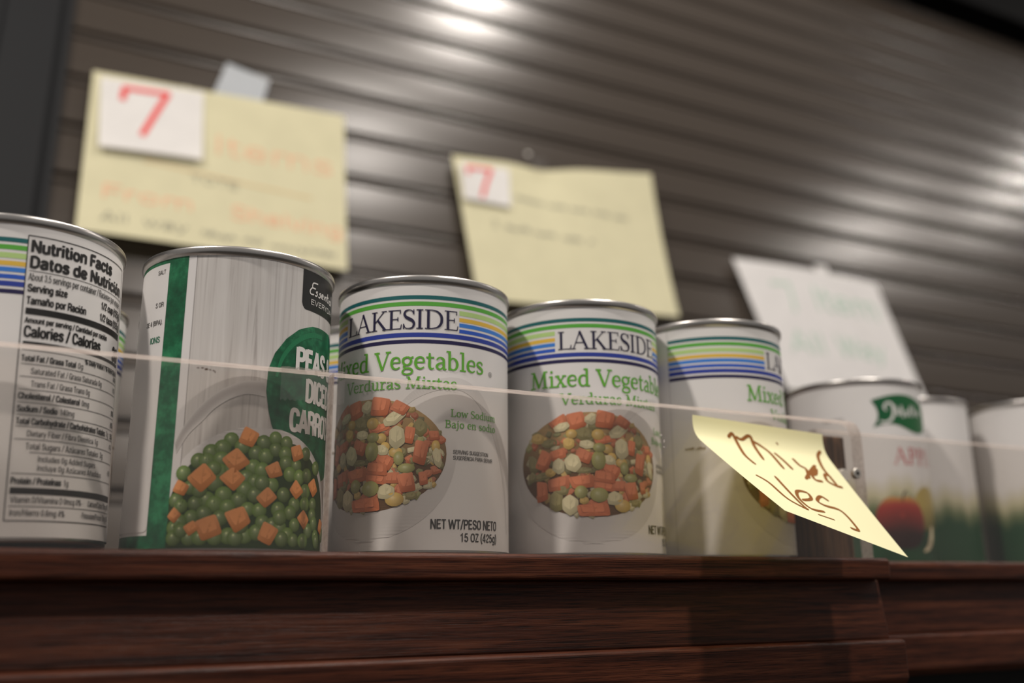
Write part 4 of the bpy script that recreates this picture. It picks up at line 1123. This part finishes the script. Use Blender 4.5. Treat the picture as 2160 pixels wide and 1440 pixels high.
# ---- apple cans on the far counter
RA = 0.0411
def apple_can(name):
    root = empty(name)
    can_shell(root, .0420, .1127)
    lab = label_sheet(root, RA, 1.4, 109.0, MAT['paper'])
    fn = wrap(RA)
    C = 2 * pi * RA * 1000
    a = Art()
    g0, g1, g2, g3 = WHITE, srgb(196, 190, 158), srgb(104, 116, 80), srgb(22, 66, 36)
    def gcol(u, v):
        j = 2.2 * sin(u * .19) + 1.3 * sin(u * .53)
        w_ = v + j
        if w_ > 53:
            return g0
        if w_ > 42:
            return lerp(g1, g0, (w_ - 42) / 11)
        if w_ > 34:
            return lerp(g2, g1, (w_ - 34) / 8)
        if w_ > 27:
            return lerp(g3, g2, (w_ - 27) / 7)
        return g3
    a.spans([1.4, 12, 22] + [24 + i * 1.6 for i in range(24)], lambda v: (-C / 2, C / 2), gcol, .05, 260)
    a.build('orchard_print', fn, MAT['ink'], lab)
    a = Art()
    GL = srgb(16, 84, 50)
    rows = []
    def fl(v):
        t = (v - 81.5) / 21
        return -22.5 + 3.4 * sin(pi * max(0, min(1, t))), 20.5 + 3 * sin(pi * max(0, min(1, t)))
    m_ = 25
    vs_ = []
    for j in range(15):
        t = j / 14
        for i in range(m_):
            s = i / (m_ - 1)
            u0 = -22.8 + 3.6 * sin(pi * t)
            u1 = 20.5 + 3.0 * sin(pi * t)
            u = u0 + (u1 - u0) * s
            vs_.append((u, 81.8 + 17.0 * t + 4.4 * sin(pi * s) * (t * .95 + .0) + 2.4 * sin(2 * pi * s) * (1 - t)))
    fs = [(j * m_ + i, j * m_ + i + 1, (j + 1) * m_ + i + 1, (j + 1) * m_ + i) for j in range(14) for i in range(m_ - 1)]
    a.add(vs_, fs, [lerp(GL, srgb(60, 130, 60), .35 * (k % m_) / m_) for k in range(len(vs_))], .14)
    a.build('green_flag', fn, MAT['ink'], lab)
    a = Art()
    c = (0.66, 0.66, 0.63, 1)
    a.ribbon([(-13.6, 92.2, 1.0), (-14.8, 94.4, 1.6), (-13.0, 97.0, 1.4), (-9.8, 96.6, 1.8), (-8.6, 92.0, 2.0), (-10.6, 87.2, 1.8), (-14.6, 85.0, 1.4), (-18.4, 85.6, 1.2)], c, .25)
    a.ribbon([(-7.6, 96.0, .8), (-5.4, 90.0, 1.6), (-2.6, 96.0, .8)], c, .25)
    a.ribbon([(-2.6, 96.0, .8), (-1.8, 88.4, 1.8)], c, .25)
    a.ribbon([(1.6, 93, 1.0), (0.2, 91, 1.2), (1.4, 89.6, 1.0), (2.8, 91.4, 1.2), (1.6, 93, 1.0)], c, .25)
    a.ribbon([(5.4, 96.4, 1.2), (4.4, 90.6, 1.2), (6.2, 90.0, 1.0)], c, .25)
    a.ribbon([(3.4, 94, .9), (7, 94.4, .9)], c, .25)
    a.ribbon([(8.2, 96.4, 1.2), (7.8, 90.2, 1.2)], c, .25)
    a.ribbon([(8.0, 92, .9), (9.8, 93.4, 1.0), (10.6, 90.2, 1.1)], c, .25)
    a.ribbon([(11.8, 91.4, .9), (14.2, 92.4, 1.0), (12.8, 93.6, .9), (12.0, 91.4, 1.1), (14.4, 90.2, .9)], c, .25)
    serif(a, 'APPLE', -12.0, 31.0, 59.4, 10.2, srgb(190, 40, 44), {**CAPS, ' ': (.3, [])}, .12)
    scribble(a, -52.0, 86.6, 2.0, 13, GREY, .2, .3, 4)
    a.build('lettering', fn, MAT['ink'], lab)
    a = Art()
    YL = srgb(172, 152, 80)
    a.ellipse(12.5, 33.0, 13.5, 13.6, lambda u, v: lerp(srgb(84, 80, 34), YL, max(0, min(1, (v - 20) / 16 + (12 - u) / 60))), .12, 40, 24)
    # red apple: body with a dimple, stalk and paler shoulder
    vs_, cs, fs = [], [], []
    n = 36
    vs_.append((-10.5, 29.0))
    cs.append(srgb(150, 52, 42))
    SC = (.15, .3, .45, .6, .75, .88, 1.0)
    for s in SC:
        for i in range(n):
            th = 2 * pi * i / n
            r = 1.0 - .16 * math.exp(-((th - pi / 2) / .35) ** 2) - .06 * math.exp(-((th - 3 * pi / 2) / .3) ** 2)
            x, y = 16.6 * s * r * cos(th), 16.8 * s * r * sin(th)
            vs_.append((-10.5 + x, 25.0 + y + 4.0 * (1 - s)))
            t = (y / 16 + 1) / 2
            col = lerp(srgb(44, 20, 18), srgb(160, 52, 42), max(0, min(1, t * 1.8 - .45)))
            if y > 9:
                col = lerp(col, srgb(206, 172, 84), min(1, (y - 9) / 7) * .8)
            cs.append(col)
    for i in range(n):
        j = (i + 1) % n
        fs.append((0, 1 + i, 1 + j))
        for k in range(len(SC) - 1):
            fs.append((1 + k * n + i, 1 + (k + 1) * n + i, 1 + (k + 1) * n + j, 1 + k * n + j))
    a.add(vs_, fs, cs, .22)
    a.ribbon([(-9.5, 36.5, .8), (-8.6, 40.5, .8), (-6.4, 43.5, 1.1)], srgb(70, 48, 26), .30)
    a.ribbon([(3.0, 7.5, 1.0), (8.5, 10.5, 3.4), (12.5, 16, 4.2), (14.6, 22.5, 2.4)], srgb(226, 214, 178), .30)
    a.build('apple_picture', fn, MAT['ink'], lab)
    return root
ap = apple_can('apple_can')
place(ap, 0.4760, 0.0700, 0.0, 'white apple can with green flag logo and red apple picture', None, RA)
o = copy_tree(ap)
place(o, 0.5560, 0.0995, 95.0, 'white and green apple can standing furthest back, between the two larger-looking apple cans', None, RA)
o = copy_tree(ap)
place(o, 0.6435, 0.0620, 118.0, 'white and green apple can cut off by the right edge of the picture', None, RA)
for o in bpy.data.objects:
    if o.get('category') == 'can' and not o.get('group'):
        if 'apple' in o['label']:
            o['group'] = 'apple cans on the far counter'

# ------------------------------------------------------------------ curled sticky note on the acrylic
NW = 76.0
x0_, z0_, al_, bl_, phm_, k_, tw_ = .2572, .0618, -.0511, .0157, .9514, .0474, -.2493
def note_side(side, s_mm):
    s = s_mm / 1000
    ns = 48
    O = D = 0.0
    for i in range(ns):
        q = s * (i + .5) / ns
        c = min(1, q / bl_)
        ph = (phm_ + tw_ * side) * c * c * (3 - 2 * c) + k_ * q / .076
        O += sin(ph) * s / ns
        D += cos(ph) * s / ns
    e = Vector((cos(al_), 0, sin(al_)))
    d0 = Vector((sin(al_), 0, -cos(al_)))
    return Vector((x0_, -.0456, z0_)) + e * (.076 * side) + d0 * D + Vector((0, -1, 0)) * O
def note_pt(a_mm, s_mm, lift=0.0):
    A, B = note_side(0, s_mm), note_side(1, s_mm)
    t = a_mm / NW
    P = A.lerp(B, t)
    if lift:
        ds = 0.4
        T2 = note_side(0, s_mm + ds).lerp(note_side(1, s_mm + ds), t) - P
        n_ = (B - A).cross(T2)
        n_.normalize()
        if n_.y > 0:
            n_ = -n_
        P = P + n_ * (lift / 1000)
    return tuple(P)
note = empty('sticky_note', note_side(0, 0).lerp(note_side(1, 0), .5))
tag(note, 'yellow sticky note curling off the acrylic, handwritten Mixed Veg in brown', 'note')
vs_, fs = [], []
for j in range(33):
    for i in range(13):
        vs_.append(note_pt(NW * i / 12, NW * j / 32))
for j in range(32):
    for i in range(12):
        k = j * 13 + i
        fs.append((k, k + 1, k + 14, k + 13))
o = mesh_obj('paper_sheet', vs_, fs, MAT['sticky'], None, True)
o.parent = note
o.matrix_parent_inverse = Matrix.Translation(-note.location)
a = Art()
for s in NOTE_STROKES:
    dense = catmull([(q[0], q[1]) for q in s], 5)
    L = len(dense)
    a.ribbon([(q[0], q[1], 1.75 if 0 < i < L - 1 else .9) for i, q in enumerate(dense)], srgb(128, 80, 36), .12, sub=1)
o = a.build('handwriting', note_pt, MAT['marker'], None)
o.parent = note
o.matrix_parent_inverse = Matrix.Translation(-note.location)

# ------------------------------------------------------------------ paper signs on the shutter
def sheet(name, corners, wave, mat_, off, label, cat, nx=20, ny=16, round_=0.0, group=None):
    """corners TL, TR, BR, BL in shutter (x, q); wave(s, t) = stand-off in metres"""
    TL, TR, BR, BL = [Vector(c_) for c_ in corners]
    def pt(s, t, extra=0.0):
        p2 = TL.lerp(TR, s).lerp(BL.lerp(BR, s), t)
        return shut(p2.x, p2.y, off + wave(s, t) + extra)
    org = Vector(pt(.5, 1))
    root = empty(name, org)
    tag(root, label, cat, group)
    vs_, fs = [], []
    for j in range(ny + 1):
        for i in range(nx + 1):
            vs_.append(tuple(Vector(pt(i / nx, j / ny)) - org))
    for j in range(ny):
        for i in range(nx):
            k = j * (nx + 1) + i
            fs.append((k, k + nx + 1, k + nx + 2, k + 1))
    mesh_obj('paper_sheet', vs_, fs, mat_, root, True)
    def inv(x, q):
        # approximate bilinear inverse by iteration
        s = t = .5
        for _ in range(12):
            p2 = TL.lerp(TR, s).lerp(BL.lerp(BR, s), t)
            du = (TR - TL).lerp(BR - BL, t)
            dv = (BL - TL).lerp(BR - TR, s)
            det = du.x * dv.y - du.y * dv.x
            ex, ey = x - p2.x, q - p2.y
            s += (ex * dv.y - ey * dv.x) / det
            t += (du.x * ey - du.y * ex) / det
        return s, t
    def fn_(u, v, lift):                      # u, v in mm on the shutter
        s, t = inv(u / 1000, v / 1000)
        return tuple(Vector(pt(s, t, lift / 1000)) - org)
    return root, fn_

RED = srgb(214, 62, 62)
RED_T = srgb(226, 176, 144)
BLK = srgb(146, 144, 128)
GRN = srgb(172, 194, 180)

s1, f1 = sheet('paper_sign', [(.0038, .1167), (.2832, .1285), (.2770, -.0985), (.0037, -.1003)],
               lambda s, t: .006 + .004 * sin(3 * s + 1) * t + .006 * t * t, MAT['yellow_sheet'], .006,
               'large yellow paper sign with red handwriting, left end of the shutter', 'sign', group='handwritten signs taped to the shutter')
a = Art()
text(a, 'Items', 130, 31, 28, 138, RED_T, .4, .09)
a.build('handwriting', f1, MAT['marker'], s1)
a = Art()
text(a, 'From', 22, -55, 19, 92, RED_T, .4, .12)
a.build('handwriting', f1, MAT['marker'], s1)
a = Art()
text(a, 'Shelving', 150, -56, 20, 124, RED_T, .4, .12)
a.build('handwriting', f1, MAT['marker'], s1)
a = Art()
text(a, 'TOTE', 108, -15, 11, 52, BLK, .4, .12)
a.build('handwriting', f1, MAT['marker'], s1)
a = Art()
text(a, 'All  way', 24, -84, 12, 84, BLK, .4, .13)
a.build('handwriting', f1, MAT['marker'], s1)
a = Art()
scribble(a, 122, -86, 10, 148, BLK, .4, 1.5, 5)
a.build('handwriting', f1, MAT['marker'], s1)
a = Art()
a.ribbon([(62, 2), (110, 0), (170, -4), (240, -7)], srgb(214, 180, 130), .4, 1.6)
a.build('pen_line', f1, MAT['marker'], s1)

w1, fw1 = sheet('number_card', [(.0116, .1086), (.1186, .1168), (.1192, .0140), (.0165, .0073)],
                lambda s, t: .0080 + .004 * sin(3 * s * .4 + 1) * t + .004 * t * t, MAT['white_sheet'], .006,
                'white paper square with a big red 7 on the large yellow sign', 'card', 10, 10, group='white number cards on the yellow signs')
a = Art()
a.ribbon([(35, 80, 6.5), (36.5, 98, 6.5)], RED, .4, sub=1)
a.ribbon([(34.5, 98.5, 6.5), (83, 102.5, 6.5)], RED, .4, sub=1)
a.ribbon([(81, 103, 6.5), (70, 72, 6.5), (57, 33, 6.5)], RED, .4, sub=4)
a.build('number', fw1, MAT['marker'], w1)

s2, f2 = sheet('paper_sign', [(.4214, .1005), (.7178, .1262), (.7165, -.1000), (.4295, -.1150)],
               lambda s, t: .008 + .016 * s * s * (1 - t) ** 2 - .010 * math.exp(-((s - .45) / .12) ** 2) * (1 - t) ** 3 + .006 * t, MAT['yellow_sheet'], .005,
               'plain-looking yellow paper sign with faint grey handwriting, middle of the shutter', 'sign', group='handwritten signs taped to the shutter')
a = Art()
scribble(a, 503, 45, 10, 174, BLK, .4, 1.5, 6, -.03)
a.build('handwriting', f2, MAT['marker'], s2)
a = Art()
text(a, '2', 464, -5, 13, 8, BLK, .4, .12)
scribble(a, 482, -6, 11, 128, BLK, .4, 1.6, 7, -.02)
a.build('handwriting', f2, MAT['marker'], s2)
w2, fw2 = sheet('number_card', [(.4278, .0868), (.4995, .0938), (.4915, .0290), (.4275, .0290)],
                lambda s, t: .0145 - .004 * s * (1 - t), MAT['white_sheet'], .005,
                'small white paper square with a red 7 on the middle yellow sign', 'card', 8, 8, group='white number cards on the yellow signs')
a = Art()
a.ribbon([(438.4, 70, 5), (438.4, 80, 5)], RED, .4, sub=1)
a.ribbon([(437, 80, 5), (474, 85, 5)], RED, .4, sub=1)
a.ribbon([(472, 85, 5), (462, 62, 5), (453, 36, 5)], RED, .4, sub=4)
a.build('number', fw2, MAT['marker'], w2)

s3, f3 = sheet('paper_sign', [(.8422, .0185), (1.1223, .0199), (1.1260, -.190), (.8660, -.190)],
               lambda s, t: .006 + .004 * sin(4 * s) * (1 - t) + .008 * t, MAT['white_sheet'], .005,
               'white paper sign with faint green lettering above the apple can', 'sign', group='handwritten signs taped to the shutter')
a = Art()
text(a, 'Item', 968, -52, 42, 134, GRN, .4, .12)
a.build('handwriting', f3, MAT['marker'], s3)
a = Art()
text(a, 'All', 897, -128, 34, 66, GRN, .4, .12)
a.build('handwriting', f3, MAT['marker'], s3)
a = Art()
text(a, 'Way', 985, -126, 34, 92, GRN, .4, .12)
a.build('handwriting', f3, MAT['marker'], s3)
a = Art()
a.ribbon([(896, -17, 5), (930, -14, 5)], GRN, .4, sub=1)
a.ribbon([(929, -13, 5), (929, -40, 5), (926, -62, 5)], GRN, .4, sub=3)
a.build('number', f3, MAT['marker'], s3)

# tape tab and fixings holding the signs
tb, ft = sheet('tape_tab', [(.1445, .1770), (.1945, .1650), (.1840, .1180), (.1285, .1170)], lambda s, t: .006 + .004 * t, MAT['blue_tab'], .001,
               'pale blue tape tab above the large yellow sign', 'tape', 6, 6)
t2, ft = sheet('tape_tab', [(.8960 + .10, .0310), (.8960 + .125, .0320), (.8960 + .125, .0080), (.8960 + .10, .0070)], lambda s, t: .012, MAT['white_sheet'], .001,
               'small white tape tab on top edge of the white sign', 'tape', 4, 4)
t3, ft = sheet('tape_tab', [(.5330, .1215), (.5560, .1235), (.5560, .1020), (.5330, .1000)], lambda s, t: .016, MAT['tape'], .001,
               'small clear tape tab on top edge of the middle yellow sign', 'tape', 4, 4)
def pin(x, q, r, label):
    n = 16
    vs_, fs = [], []
    for k, (rr_, d) in enumerate(((r, 0.0), (r, .0012), (r * .7, .0024), (r * .2, .0029))):
        for i in range(n):
            a_ = 2 * pi * i / n
            vs_.append(shut(x + rr_ * cos(a_), q + rr_ * sin(a_), .0015 + d))
    for k in range(3):
        for i in range(n):
            j = (i + 1) % n
            fs.append((k * n + i, k * n + j, (k + 1) * n + j, (k + 1) * n + i))
    fs.append(tuple(range(3 * n, 4 * n)))
    o = mesh_obj('rivet', vs_, fs, MAT['nylon'], None, True)
    tag(o, label, 'rivet')
pin(.540, .1388, .0034, 'pale round rivet head in the shutter just above the middle yellow sign')
pin(.1010, .1280, .0026, 'pale round rivet head at top edge of the large yellow sign')
